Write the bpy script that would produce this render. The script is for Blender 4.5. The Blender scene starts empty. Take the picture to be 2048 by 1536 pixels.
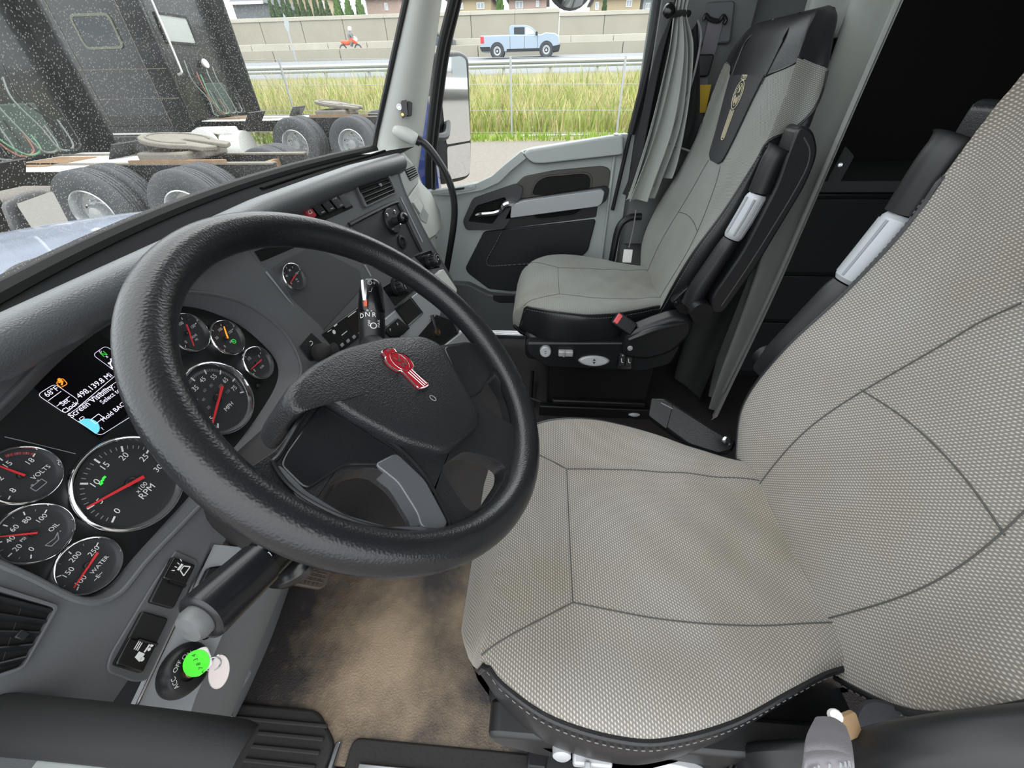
import bpy, bmesh, math, random
import numpy as np
from mathutils import Vector, Matrix
from mathutils.geometry import tessellate_polygon

# ------------------------------------------------------------------ camera, world, exposure
random.seed(7); rng = np.random.default_rng(7)
scene = bpy.context.scene
COL = scene.collection
OFF = np.array([0.0, -0.865, 1.1])          # camera position; cab floor is z = 0
FPX, PITCH, YAW, ROLL = 785.0, math.radians(38.2), math.radians(5.0), math.radians(1.3)
_f = np.array([-math.sin(YAW)*math.cos(PITCH), math.cos(YAW)*math.cos(PITCH), -math.sin(PITCH)])
_r0 = np.array([math.cos(YAW), math.sin(YAW), 0.0]); _u0 = np.cross(_r0, _f)
_r = math.cos(ROLL)*_r0 - math.sin(ROLL)*_u0; _u = math.sin(ROLL)*_r0 + math.cos(ROLL)*_u0
cam = bpy.data.cameras.new('camera'); camo = bpy.data.objects.new('camera', cam); COL.objects.link(camo)
cam.sensor_width = 36.0; cam.lens = FPX*36.0/2048.0; cam.clip_start = 0.02; cam.clip_end = 2000
camo.matrix_world = Matrix(((_r[0], _u[0], -_f[0], OFF[0]), (_r[1], _u[1], -_f[1], OFF[1]), (_r[2], _u[2], -_f[2], OFF[2]), (0, 0, 0, 1)))
scene.camera = camo

world = bpy.data.worlds.new('overcast_sky'); scene.world = world; world.use_nodes = True
wn = world.node_tree.nodes; wl = world.node_tree.links; wn.clear()
wo = wn.new('ShaderNodeOutputWorld'); wb = wn.new('ShaderNodeBackground'); wt = wn.new('ShaderNodeTexCoord')
ws = wn.new('ShaderNodeSeparateXYZ'); wr = wn.new('ShaderNodeValToRGB')
wl.new(wt.outputs['Generated'], ws.inputs[0]); wl.new(ws.outputs[2], wr.inputs[0]); wl.new(wr.outputs[0], wb.inputs[0]); wl.new(wb.outputs[0], wo.inputs[0])
wr.color_ramp.elements[0].position = 0.0; wr.color_ramp.elements[0].color = (0.62, 0.66, 0.70, 1)
wr.color_ramp.elements[1].position = 1.0; wr.color_ramp.elements[1].color = (1.0, 1.0, 1.0, 1)
wb.inputs[1].default_value = 1.0
sun = bpy.data.lights.new('sun', 'SUN'); suno = bpy.data.objects.new('sun', sun); COL.objects.link(suno)
sun.energy = 0.35; sun.angle = math.radians(50); sun.color = (1.0, 0.97, 0.92)
suno.rotation_euler = (math.radians(-48), math.radians(18), 0); suno.location = (0, -6, 9)   # veiled sun behind the open driver side
scene.view_settings.view_transform = 'Standard'; scene.view_settings.look = 'None'
scene.view_settings.exposure = 1.95; scene.view_settings.gamma = 1.0; scene.view_settings.use_curve_mapping = False

# ------------------------------------------------------------------ measuring helpers (all in metres, camera at origin)
def A(*v): return np.array(v, float)
def ray(px, py): return _f + (px-1024)/FPX*_r - (py-768)/FPX*_u
def onX(px, py, X): d = ray(px, py); return d*(X/d[0])
def onY(px, py, Y): d = ray(px, py); return d*(Y/d[1])
def onZ(px, py, Z): d = ray(px, py); return d*(Z/d[2])
def unit(v): v = np.asarray(v, float); return v/np.linalg.norm(v)
class Frame:
    def __init__(s, o, n, up=(0, 0, 1)):
        s.o = np.asarray(o, float); s.n = unit(n); s.u = unit(np.cross(up, s.n)); s.v = np.cross(s.n, s.u)
    def P(s, a, b, h=0.0): return s.o + a*s.u + b*s.v + h*s.n
    def W(s, px, py, h=0.0):
        d = ray(px, py); o = s.o + h*s.n; return d*((o@s.n)/(d@s.n))
    def L(s, px, py, h=0.0):
        w = s.W(px, py, h) - s.o; return (float(w@s.u), float(w@s.v))
    def poly(s, pts, h=0.0): return [s.L(x, y, h) for x, y in pts]

# ------------------------------------------------------------------ materials
def lin(c):
    if isinstance(c, str): c = tuple(int(c[i:i+2], 16)/255 for i in (0, 2, 4))
    return tuple(x/12.92 if x <= 0.04045 else ((x+0.055)/1.055)**2.4 for x in c)
MATS = {}
def mat(name, col=None, rough=0.5, metal=0.0, bump=None, spec=0.5, emit=0.0, var=0.0, vscale=6.0, trans=None, coat=0.0, sheen=0.0):
    """bump = (kind, scale, strength); var = colour variation amount"""
    if name in MATS: return MATS[name]
    m = bpy.data.materials.new(name); m.use_nodes = True; MATS[name] = m
    nt = m.node_tree; N = nt.nodes; L = nt.links; b = N['Principled BSDF']
    c = lin(col) + (1,)
    b.inputs['Base Color'].default_value = c; b.inputs['Roughness'].default_value = rough
    b.inputs['Metallic'].default_value = metal; b.inputs['Specular IOR Level'].default_value = spec
    b.inputs['Coat Weight'].default_value = coat; b.inputs['Sheen Weight'].default_value = sheen
    if emit: b.inputs['Emission Color'].default_value = c; b.inputs['Emission Strength'].default_value = emit
    tc = N.new('ShaderNodeTexCoord')
    if var:
        nz = N.new('ShaderNodeTexNoise'); nz.inputs['Scale'].default_value = vscale; nz.inputs['Detail'].default_value = 6
        L.new(tc.outputs['Object'], nz.inputs['Vector'])
        mx = N.new('ShaderNodeMix'); mx.data_type = 'RGBA'
        mx.inputs[6].default_value = tuple(x*(1-var) for x in c[:3])+(1,); mx.inputs[7].default_value = tuple(min(1, x*(1+var)) for x in c[:3])+(1,)
        L.new(nz.outputs['Fac'], mx.inputs[0]); L.new(mx.outputs[2], b.inputs['Base Color'])
        rr = N.new('ShaderNodeMapRange'); rr.inputs[3].default_value = max(0, rough-0.12*min(1, var*4)); rr.inputs[4].default_value = min(1, rough+0.12*min(1, var*4))
        L.new(nz.outputs['Fac'], rr.inputs[0]); L.new(rr.outputs[0], b.inputs['Roughness'])
    if bump:
        kind, sc, st = bump
        if kind == 'noise':
            t = N.new('ShaderNodeTexNoise'); t.inputs['Scale'].default_value = sc; t.inputs['Detail'].default_value = 3; out = t.outputs['Fac']
        else:
            t = N.new('ShaderNodeTexVoronoi'); t.feature = 'SMOOTH_F1'; t.inputs['Scale'].default_value = sc; out = t.outputs['Distance']
        L.new(tc.outputs['Object'], t.inputs['Vector'])
        bp = N.new('ShaderNodeBump'); bp.inputs['Strength'].default_value = st; bp.inputs['Distance'].default_value = 0.002
        L.new(out, bp.inputs['Height']); L.new(bp.outputs['Normal'], b.inputs['Normal'])
    return m

def fabric(name, base, light, pitch=0.0052, stain=None):
    """woven dot cloth: UV in metres"""
    m = bpy.data.materials.new(name); m.use_nodes = True; MATS[name] = m
    nt = m.node_tree; N = nt.nodes; L = nt.links; b = N['Principled BSDF']
    b.inputs['Roughness'].default_value = 0.9; b.inputs['Specular IOR Level'].default_value = 0.2; b.inputs['Sheen Weight'].default_value = 0.15
    uv = N.new('ShaderNodeUVMap'); sp = N.new('ShaderNodeSeparateXYZ'); L.new(uv.outputs[0], sp.inputs[0])
    def mth(op, a, bb=None):
        n = N.new('ShaderNodeMath'); n.operation = op
        for i, x in enumerate((a, bb)):
            if x is None: continue
            if isinstance(x, (int, float)): n.inputs[i].default_value = x
            else: L.new(x, n.inputs[i])
        return n.outputs[0]
    k = 2*math.pi/pitch
    row = mth('MULTIPLY', sp.outputs[1], k/1.0)
    u = mth('ADD', mth('MULTIPLY', sp.outputs[0], k*0.72), mth('MULTIPLY', row, 0.5))
    f = mth('MULTIPLY', mth('ADD', mth('SINE', u), 1.0), mth('ADD', mth('SINE', row), 1.0))   # 0..4
    f = mth('POWER', mth('MULTIPLY', f, 0.25), 1.3)
    mx = N.new('ShaderNodeMix'); mx.data_type = 'RGBA'; mx.inputs[6].default_value = lin(base)+(1,); mx.inputs[7].default_value = lin(light)+(1,)
    L.new(f, mx.inputs[0])
    tc = N.new('ShaderNodeTexCoord'); nz = N.new('ShaderNodeTexNoise'); nz.inputs['Scale'].default_value = 5.5; nz.inputs['Detail'].default_value = 5
    L.new(tc.outputs['Object'], nz.inputs['Vector'])
    cr = N.new('ShaderNodeValToRGB'); cr.color_ramp.elements[0].position = 0.35; cr.color_ramp.elements[1].position = 0.66
    cr.color_ramp.elements[0].color = (0, 0, 0, 1); cr.color_ramp.elements[1].color = (0.5, 0.5, 0.5, 1); L.new(nz.outputs['Fac'], cr.inputs[0])
    m2 = N.new('ShaderNodeMix'); m2.data_type = 'RGBA'; m2.blend_type = 'MULTIPLY'; m2.inputs[7].default_value = lin(stain or 'ddd2c0')+(1,)
    L.new(cr.outputs[0], m2.inputs[0]); L.new(mx.outputs[2], m2.inputs[6]); L.new(m2.outputs[2], b.inputs['Base Color'])
    bp = N.new('ShaderNodeBump'); bp.inputs['Strength'].default_value = 0.35; bp.inputs['Distance'].default_value = 0.001
    L.new(f, bp.inputs['Height']); L.new(bp.outputs['Normal'], b.inputs['Normal'])
    return m

# ------------------------------------------------------------------ geometry (V, F) builders
def merge(*parts):
    V = []; F = []; o = 0
    for v, f in parts:
        V.append(np.asarray(v, float).reshape(-1, 3)); F += [tuple(i+o for i in q) for q in f]; o += len(v)
    return np.concatenate(V), F
def grid(fn, nu, nv, cu=False, cv=False, flip=False):
    """fn(u, v) -> point, u, v in 0..1"""
    U = np.linspace(0, 1, nu, endpoint=not cu); Vv = np.linspace(0, 1, nv, endpoint=not cv)
    P = np.array([[fn(u, v) for v in Vv] for u in U], float).reshape(-1, 3); F = []
    for i in range(nu if cu else nu-1):
        for j in range(nv if cv else nv-1):
            a, b = i*nv+j, ((i+1) % nu)*nv+j; c, d = ((i+1) % nu)*nv+(j+1) % nv, i*nv+(j+1) % nv
            F.append((a, d, c, b) if flip else (a, b, c, d))
    return P, F
def box(c, s, ax=None):
    c = np.asarray(c, float); s = np.asarray(s, float)/2; ax = np.eye(3) if ax is None else np.asarray(ax)
    V = [c + (x*s[0])*ax[0] + (y*s[1])*ax[1] + (z*s[2])*ax[2] for x in (-1, 1) for y in (-1, 1) for z in (-1, 1)]
    return np.array(V), [(0, 1, 3, 2), (4, 6, 7, 5), (0, 4, 5, 1), (2, 3, 7, 6), (0, 2, 6, 4), (1, 5, 7, 3)]
def bb(x0, x1, y0, y1, z0, z1): return box(((x0+x1)/2, (y0+y1)/2, (z0+z1)/2), (abs(x1-x0), abs(y1-y0), abs(z1-z0)))
def area2(p): return 0.5*sum(p[i][0]*p[(i+1) % len(p)][1]-p[(i+1) % len(p)][0]*p[i][1] for i in range(len(p)))
def prism(pts, fr, h0, h1, holes=(), taper=0.0):
    """extruded polygon (with holes) in a Frame; taper shrinks the h1 outline towards its middle"""
    pts = [tuple(p) for p in pts]
    if area2(pts) < 0: pts = pts[::-1]
    loops = [pts]
    for h in holes:
        h = [tuple(p) for p in h]
        loops.append(h[::-1] if area2(h) > 0 else h)
    flat = [p for l in loops for p in l]; n = len(flat)
    m = np.mean(pts, 0)
    V = [fr.P(a, b, h0) for a, b in flat] + [fr.P(m[0]+(a-m[0])*(1-taper), m[1]+(b-m[1])*(1-taper), h1) for a, b in flat]
    F = []
    if len(loops) == 1:
        F.append(tuple(range(n, 2*n))); F.append(tuple(reversed(range(n))))
    else:
        for t in tessellate_polygon([[Vector((a, b, 0)) for a, b in l] for l in loops]):
            a, b, c = t
            if area2([flat[a], flat[b], flat[c]]) < 0: a, b, c = a, c, b
            F.append((a+n, b+n, c+n)); F.append((c, b, a))
    o = 0
    for l in loops:
        k = len(l)
        for i in range(k): F.append((o+i, o+(i+1) % k, o+(i+1) % k+n, o+i+n))
        o += k
    return np.array(V), F
def rnd(pts, r, seg=4):
    """round the corners of a 2D polygon"""
    out = []; n = len(pts)
    for i in range(n):
        p0, p1, p2 = (np.array(pts[j % n], float) for j in (i-1, i, i+1))
        a = p0-p1; b = p2-p1; la, lb = np.linalg.norm(a), np.linalg.norm(b)
        rr = r[i] if isinstance(r, (list, tuple)) else r
        d = min(rr, la*0.48, lb*0.48)
        if d < 1e-5: out.append(tuple(p1)); continue
        s, e = p1+a/la*d, p1+b/lb*d
        for k in range(seg+1):
            t = k/seg; out.append(tuple((1-t)**2*s+2*t*(1-t)*p1+t*t*e))
    return out
def rrect(cx, cy, w, h, r, seg=4): return rnd([(cx-w/2, cy-h/2), (cx+w/2, cy-h/2), (cx+w/2, cy+h/2), (cx-w/2, cy+h/2)], r, seg)
def circ(cx, cy, rx, ry=None, n=24, a0=0): return [(cx+rx*math.cos(a0+2*math.pi*i/n), cy+(ry or rx)*math.sin(a0+2*math.pi*i/n)) for i in range(n)]
def lathe(prof, o, n, seg=32, cap=True, up=(0.123, 0.3, 1)):
    """revolve [(r, h)...] about axis n"""
    n = unit(n); u = unit(np.cross(up, n)); v = np.cross(n, u); o = np.asarray(o, float)
    V = []; F = []
    for r, h in prof:
        for i in range(seg):
            t = 2*math.pi*i/seg; V.append(o+n*h+(u*math.cos(t)+v*math.sin(t))*r)
    for k in range(len(prof)-1):
        for i in range(seg):
            j = (i+1) % seg; F.append((k*seg+i, k*seg+j, (k+1)*seg+j, (k+1)*seg+i))
    if cap:
        if prof[0][0] > 1e-6: F.append(tuple(reversed(range(seg))))
        if prof[-1][0] > 1e-6: F.append(tuple((len(prof)-1)*seg+i for i in range(seg)))
    return np.array(V), F
def cr(P, n, closed=False):
    """Catmull-Rom resample of a point list"""
    P = np.asarray(P, float); m = len(P); out = []
    segs = m if closed else m-1
    for t in np.linspace(0, segs, n, endpoint=not closed):
        i = min(int(t), segs-1); f = t-i
        g = (lambda k: P[k % m]) if closed else (lambda k: P[min(max(k, 0), m-1)])
        p0, p1, p2, p3 = g(i-1), g(i), g(i+1), g(i+2)
        out.append(0.5*((2*p1)+(-p0+p2)*f+(2*p0-5*p1+4*p2-p3)*f*f+(-p0+3*p1-3*p2+p3)*f**3))
    return np.array(out)
def tube(path, rad, seg=10, closed=False, cap=True, flat=1.0, up=(0, 0, 1)):
    """tube along a path; rad number or per-point list; flat squashes across"""
    P = np.asarray(path, float); n = len(P); R = np.broadcast_to(np.asarray(rad, float), (n,))
    if closed: T = np.roll(P, -1, 0)-np.roll(P, 1, 0)
    else: T = np.gradient(P, axis=0)
    T /= np.maximum(np.linalg.norm(T, axis=1, keepdims=True), 1e-12)
    u = np.asarray(up, float); u = u-(u@T[0])*T[0]
    if np.linalg.norm(u) < 1e-3: u = A(1, 0.1, 0); u = u-(u@T[0])*T[0]
    u = unit(u); V = []; F = []
    for i in range(n):
        u = unit(u-(u@T[i])*T[i]); w = np.cross(T[i], u)
        for k in range(seg):
            t = 2*math.pi*k/seg; V.append(P[i]+R[i]*(math.cos(t)*u*flat+math.sin(t)*w))
    for i in range(n if closed else n-1):
        for k in range(seg):
            a, b = i*seg+k, i*seg+(k+1) % seg; c, d = ((i+1) % n)*seg+(k+1) % seg, ((i+1) % n)*seg+k
            F.append((a, b, c, d))
    if cap and not closed:
        F.append(tuple(reversed(range(seg)))); F.append(tuple((n-1)*seg+k for k in range(seg)))
    return np.array(V), F
def ball(c, r, seg=14, s=(1, 1, 1)):
    V = []; F = []; c = np.asarray(c, float); r3 = r*np.asarray(s, float)
    prof = [(math.sin(t), -math.cos(t)) for t in np.linspace(0, math.pi, seg//2+1)]
    v, f = lathe([(max(a, 1e-4), h) for a, h in prof], (0, 0, 0), (0, 0, 1), seg)
    return c+v*r3, f

# ------------------------------------------------------------------ objects
BASE = {}
def rootof(o):
    while o.parent is not None: o = o.parent
    return o
def O(name, geo, m, parent=None, smooth=30, bevel=0.0, bseg=2, uv=None, label=None, sub=0):
    V, F = geo; V = np.asarray(V, float)
    me = bpy.data.meshes.new(name)
    if parent is None: base = A((V[:, 0].min()+V[:, 0].max())/2, (V[:, 1].min()+V[:, 1].max())/2, V[:, 2].min())
    else: base = BASE[rootof(parent).name]
    me.from_pydata((V-base).tolist(), [], [tuple(int(i) for i in f) for f in F]); 
    o = bpy.data.objects.new(name, me); COL.objects.link(o)
    if parent is None: o.location = base+OFF; BASE[o.name] = base
    else: o.parent = parent
    if m is not None: me.materials.append(m if not isinstance(m, str) else MATS[m])
    if uv is not None:
        ul = me.uv_layers.new(name='UVMap'); uv = np.asarray(uv, float)
        li = np.empty(len(me.loops), dtype=np.int32); me.loops.foreach_get('vertex_index', li)
        ul.data.foreach_set('uv', uv[li].ravel())
    if smooth is not None and smooth is not False:
        me.polygons.foreach_set('use_smooth', [True]*len(me.polygons)); me.set_sharp_from_angle(angle=math.radians(smooth))
    if bevel:
        b = o.modifiers.new('bevel', 'BEVEL'); b.width = bevel; b.segments = bseg; b.limit_method = 'ANGLE'; b.angle_limit = math.radians(35)
    if sub:
        b = o.modifiers.new('sub', 'SUBSURF'); b.levels = sub; b.render_levels = sub
    if label: o['label'] = label
    return o
def T(name, label, cat, base, group=None):
    o = bpy.data.objects.new(name, None); COL.objects.link(o); o.empty_display_size = 0.05
    o.location = np.asarray(base, float)+OFF; BASE[o.name] = np.asarray(base, float)
    return tag(o, label, cat, group)
def tag(o, label, cat, group=None, kind=None):
    o['label'] = label; o['category'] = cat
    if group: o['group'] = group
    if kind: o['kind'] = kind
    return o
def S(name, geo, m, label, cat, **k):
    o = O(name, geo, m, None, **k); return tag(o, label, cat, kind='structure')
def TS(name, label, cat, base):
    o = T(name, label, cat, base); o['kind'] = 'structure'; return o
_tc = {}
def text(fr, s, a, b, size, h=0.0008, rot=0.0, align='CENTER', sx=1.0, depth=0.0):
    """lettering as flat geometry in a Frame, returned as (V, F)"""
    if s not in _tc:
        cu = bpy.data.curves.new('lettering', 'FONT'); cu.body = s; cu.size = 1.0; cu.align_x = 'CENTER'; cu.align_y = 'CENTER'; cu.resolution_u = 3
        ob = bpy.data.objects.new('lettering_source', cu); me = bpy.data.meshes.new_from_object(ob)
        V = np.array([v.co[:] for v in me.vertices]); F = [tuple(p.vertices) for p in me.polygons]
        bpy.data.objects.remove(ob); bpy.data.curves.remove(cu); bpy.data.meshes.remove(me); _tc[s] = (V, F)
    V, F = _tc[s]
    if len(V) == 0: return np.zeros((0, 3)), []
    c, q = math.cos(rot), math.sin(rot); x = V[:, 0]*size*sx; y = V[:, 1]*size
    if align == 'LEFT': x = x-x.min()
    aa = a+c*x-q*y; bbv = b+q*x+c*y
    return np.array([fr.P(i, j, h) for i, j in zip(aa, bbv)]), F
def bar2(fr, p, q, w, h=0.0008):
    """flat stroke between two points of a Frame"""
    p, q = A(*p), A(*q); d = unit(q-p); n = A(-d[1], d[0])*w/2
    return np.array([fr.P(*(p+n), h), fr.P(*(p-n), h), fr.P(*(q-n), h), fr.P(*(q+n), h)]), [(0, 1, 2, 3)]
def ring2(fr, pts, w, h=0.0008):
    """closed outline stroke of width w"""
    pts = np.asarray(pts); n = len(pts); d = np.roll(pts, -1, 0)-np.roll(pts, 1, 0); d /= np.linalg.norm(d, axis=1, keepdims=True); nn = np.stack([-d[:, 1], d[:, 0]], 1)*w/2
    V = [fr.P(*p, h) for p in pts+nn]+[fr.P(*p, h) for p in pts-nn]
    return np.array(V), [(i, (i+1) % n, n+(i+1) % n, n+i) for i in range(n)]
def line2(fr, pts, w, h=0.0008): return merge(*[bar2(fr, pts[i], pts[i+1], w, h) for i in range(len(pts)-1)])
def disc2(fr, a, b, r, h=0.0008, n=16, ry=None): return np.array([fr.P(x, y, h) for x, y in circ(a, b, r, ry, n)]), [tuple(range(n))]
def poly2(fr, pts, h=0.0008):
    pts = list(pts)
    if area2(pts) < 0: pts = pts[::-1]
    return np.array([fr.P(x, y, h) for x, y in pts]), [tuple(range(len(pts)))]
# ------------------------------------------------------------------ palette
mat('dash_grey', '57595c', 0.55, bump=('noise', 900, 0.12), var=0.06)
mat('dash_pad', '54575a', 0.34, bump=('voronoi', 600, 0.25), var=0.05)
mat('dash_top', '0a0a0b', 0.9, spec=0.05)
mat('black_plastic', '17181a', 0.42, var=0.05)
mat('black_gloss', '0c0d0f', 0.22)
mat('black_matte', '131315', 0.75, bump=('noise', 700, 0.15))
mat('black_hole', '050505', 0.9)
mat('cluster_black', '0b0c0e', 0.5)
mat('dial_face', '26282b', 0.6)
mat('chrome', 'e6e8ea', 0.08, 1.0)
mat('chrome_dull', 'b9bcc0', 0.28, 1.0)
mat('silver_trim', 'a4a8ad', 0.4, 0.25, bump=('noise', 500, 0.08))
mat('silver_paint', 'a4a7ab', 0.42, 0.2)
mat('light_grey', 'a3aaa8', 0.6, bump=('noise', 700, 0.12), var=0.03)
mat('pale_grey', 'cccec9', 0.6, bump=('noise', 700, 0.12), var=0.03)
mat('door_brown', '45433f', 0.5)
mat('door_black', '18191c', 0.6, bump=('voronoi', 500, 0.25))
mat('vinyl', '1b1c1f', 0.38, bump=('voronoi', 600, 0.15), var=0.05)
mat('wheel_rubber', '1c1d20', 0.29, bump=('voronoi', 520, 0.14), var=0.12, vscale=14)
mat('wheel_pad', '202124', 0.38, bump=('voronoi', 650, 0.28), var=0.06)
mat('wheel_spoke', '1a1b1e', 0.26, var=0.18, vscale=25)
mat('white_print', 'e2e4e2', 0.6)
mat('dim_print', '8e9194', 0.6)
mat('dim_red', '8c3638', 0.6)
mat('needle_red', 'd83238', 0.5)
mat('red_badge', '9c1422', 0.25, coat=0.5)
mat('red_switch', 'a81c2a', 0.3)
mat('buckle_red', 'e0585c', 0.4)
mat('green_lamp', '2fc43c', 0.5, emit=0.3)
mat('screen_white', 'd9d4ea', 0.5, emit=0.3)
mat('screen_blue', '5ab4dc', 0.5, emit=0.3)
mat('screen_orange', 'f08c28', 0.5, emit=0.3)
mat('amber_lamp', 'ff9a30', 0.5, emit=2.0)
mat('silver_sleeve', 'b4b9bd', 0.45, 0.2)
mat('knob_silver', 'b2b5b8', 0.45, 0.2)
mat('thread', '6d6c69', 0.9)
mat('seam_dark', '4b4c4a', 0.95)
mat('embroidery', 'c8bfa2', 0.8)
mat('curtain_grey', '8b8f8a', 0.85, bump=('noise', 1200, 0.15), sheen=0.2)
mat('curtain_black', '1c1d1e', 0.9, bump=('noise', 1200, 0.15))
mat('metal_black', '151517', 0.45, 0.3, var=0.15)
mat('rubber_black', '1c1b1a', 0.8, bump=('noise', 160, 0.5), var=0.2, vscale=18)
mat('grey_strap', '77757a', 0.85, bump=('noise', 900, 0.3))
mat('label_white', 'd8d8d4', 0.7)
mat('key_green', '4cf02a', 0.45)
mat('clear_plastic', 'e0e0dc', 0.2)
mat('tag_pink', 'd9cfcc', 0.5)
mat('brass_dark', '7a6a50', 0.35, 0.8)
mat('yellow_label', 'c9a92c', 0.6)
mat('knee_grey', '6f7274', 0.6, bump=('noise', 700, 0.12), var=0.04)
mat('tan_worn', '8e7556', 0.8, var=0.3)
FAB = fabric('seat_cloth', '75726d', 'c3c0b9', 0.0036)
FABP = fabric('seat_cloth_cool', '6f726f', 'b3b7b2', 0.0036)
# floor mat with dried dirt where the driver's heels rest
def floor_material():
    m = bpy.data.materials.new('dirty_floor_mat'); m.use_nodes = True; MATS['floor_mat'] = m
    N = m.node_tree.nodes; L = m.node_tree.links; b = N['Principled BSDF']
    tc = N.new('ShaderNodeTexCoord'); n1 = N.new('ShaderNodeTexNoise'); n1.inputs['Scale'].default_value = 5; n1.inputs['Detail'].default_value = 8; n1.inputs['Roughness'].default_value = 0.65
    L.new(tc.outputs['Object'], n1.inputs['Vector'])
    mp = N.new('ShaderNodeMapping'); mp.vector_type = 'POINT'; L.new(tc.outputs['Object'], mp.inputs[0])
    ln = N.new('ShaderNodeVectorMath'); ln.operation = 'LENGTH'; L.new(mp.outputs[0], ln.inputs[0])
    m['heel'] = 1
    mr = N.new('ShaderNodeMapRange'); mr.inputs[1].default_value = 0.05; mr.inputs[2].default_value = 1.0; mr.inputs[3].default_value = 0.30; mr.inputs[4].default_value = -0.38
    L.new(ln.outputs['Value'], mr.inputs[0])
    ad = N.new('ShaderNodeMath'); ad.operation = 'ADD'; L.new(n1.outputs['Fac'], ad.inputs[0]); L.new(mr.outputs[0], ad.inputs[1])
    cr_ = N.new('ShaderNodeValToRGB'); e = cr_.color_ramp.elements; e[0].position = 0.47; e[0].color = (0, 0, 0, 1); e[1].position = 0.85; e[1].color = (1, 1, 1, 1)
    L.new(ad.outputs[0], cr_.inputs[0])
    mx = N.new('ShaderNodeMix'); mx.data_type = 'RGBA'; mx.inputs[6].default_value = lin('2b2726')+(1,); mx.inputs[7].default_value = lin('8d7c66')+(1,)
    L.new(cr_.outputs[0], mx.inputs[0]); L.new(mx.outputs[2], b.inputs['Base Color']); b.inputs['Roughness'].default_value = 0.62
    v = N.new('ShaderNodeTexVoronoi'); v.inputs['Scale'].default_value = 260; L.new(tc.outputs['Object'], v.inputs['Vector'])
    bp = N.new('ShaderNodeBump'); bp.inputs['Strength'].default_value = 0.5; bp.inputs['Distance'].default_value = 0.002; L.new(v.outputs['Distance'], bp.inputs['Height']); L.new(bp.outputs['Normal'], b.inputs['Normal'])
    return m, mp
FLOORM, FLOORMAP = floor_material()
def glass_material(name, dust, tint=(0.93, 0.96, 0.95)):
    m = bpy.data.materials.new(name); m.use_nodes = True; MATS[name] = m
    N = m.node_tree.nodes; L = m.node_tree.links; N.remove(N['Principled BSDF']); out = N['Material Output']
    tr = N.new('ShaderNodeBsdfTransparent'); tr.inputs[0].default_value = tint+(1,)
    gl = N.new('ShaderNodeBsdfGlossy'); gl.inputs['Roughness'].default_value = 0.02; gl.inputs[0].default_value = (0.9, 0.95, 1, 1)
    fr = N.new('ShaderNodeFresnel'); fr.inputs[0].default_value = 1.35
    mr = N.new('ShaderNodeMath'); mr.operation = 'MULTIPLY'; mr.inputs[1].default_value = 0.5; L.new(fr.outputs[0], mr.inputs[0])
    m1 = N.new('ShaderNodeMixShader'); L.new(mr.outputs[0], m1.inputs[0]); L.new(tr.outputs[0], m1.inputs[1]); L.new(gl.outputs[0], m1.inputs[2])
    last = m1.outputs[0]
    if dust:
        tc = N.new('ShaderNodeTexCoord'); n1 = N.new('ShaderNodeTexVoronoi'); n1.inputs['Scale'].default_value = 300; n1.inputs['Randomness'].default_value = 1.0
        n2 = N.new('ShaderNodeTexNoise'); n2.inputs['Scale'].default_value = 3.0
        L.new(tc.outputs['Object'], n1.inputs['Vector']); L.new(tc.outputs['Object'], n2.inputs['Vector'])
        c1 = N.new('ShaderNodeValToRGB'); e = c1.color_ramp.elements; e[0].position = 0.12; e[0].color = (0.62*dust, 0.62*dust, 0.62*dust, 1); e[1].position = 0.34; e[1].color = (0.05*dust, 0.05*dust, 0.05*dust, 1)
        L.new(n1.outputs['Distance'], c1.inputs[0])
        mu = N.new('ShaderNodeMath'); mu.operation = 'MULTIPLY'; L.new(c1.outputs[0], mu.inputs[0])
        c2 = N.new('ShaderNodeMapRange'); c2.inputs[1].default_value = 0.3; c2.inputs[2].default_value = 0.7; c2.inputs[3].default_value = 0.5; c2.inputs[4].default_value = 1.2; L.new(n2.outputs['Fac'], c2.inputs[0]); L.new(c2.outputs[0], mu.inputs[1])
        df = N.new('ShaderNodeBsdfDiffuse'); df.inputs[0].default_value = lin('b9b8b0')+(1,)
        tl = N.new('ShaderNodeBsdfTranslucent'); tl.inputs[0].default_value = lin('b9b8b0')+(1,)
        md = N.new('ShaderNodeMixShader'); md.inputs[0].default_value = 0.5; L.new(df.outputs[0], md.inputs[1]); L.new(tl.outputs[0], md.inputs[2])
        m2 = N.new('ShaderNodeMixShader'); L.new(mu.outputs[0], m2.inputs[0]); L.new(last, m2.inputs[1]); L.new(md.outputs[0], m2.inputs[2]); last = m2.outputs[0]
    L.new(last, out.inputs[0]); return m
glass_material('dusty_glass', 1.0); glass_material('clear_glass', 0.0)
# ------------------------------------------------------------------ cab shell
ZF = -1.1                                             # cab floor
fl = S('floor', bb(-0.95, 2.3, 0.12, 1.88, ZF-0.03, ZF), FLOORM, 'black pebbled rubber cab floor with dried tan dirt by the pedals', 'floor')
heel = A(-0.33, 0.30, ZF)-BASE[fl.name]; sc = A(1.55, 1.45, 1.0)
FLOORMAP.inputs['Scale'].default_value = tuple(sc); FLOORMAP.inputs['Location'].default_value = tuple(-heel*sc)
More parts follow.
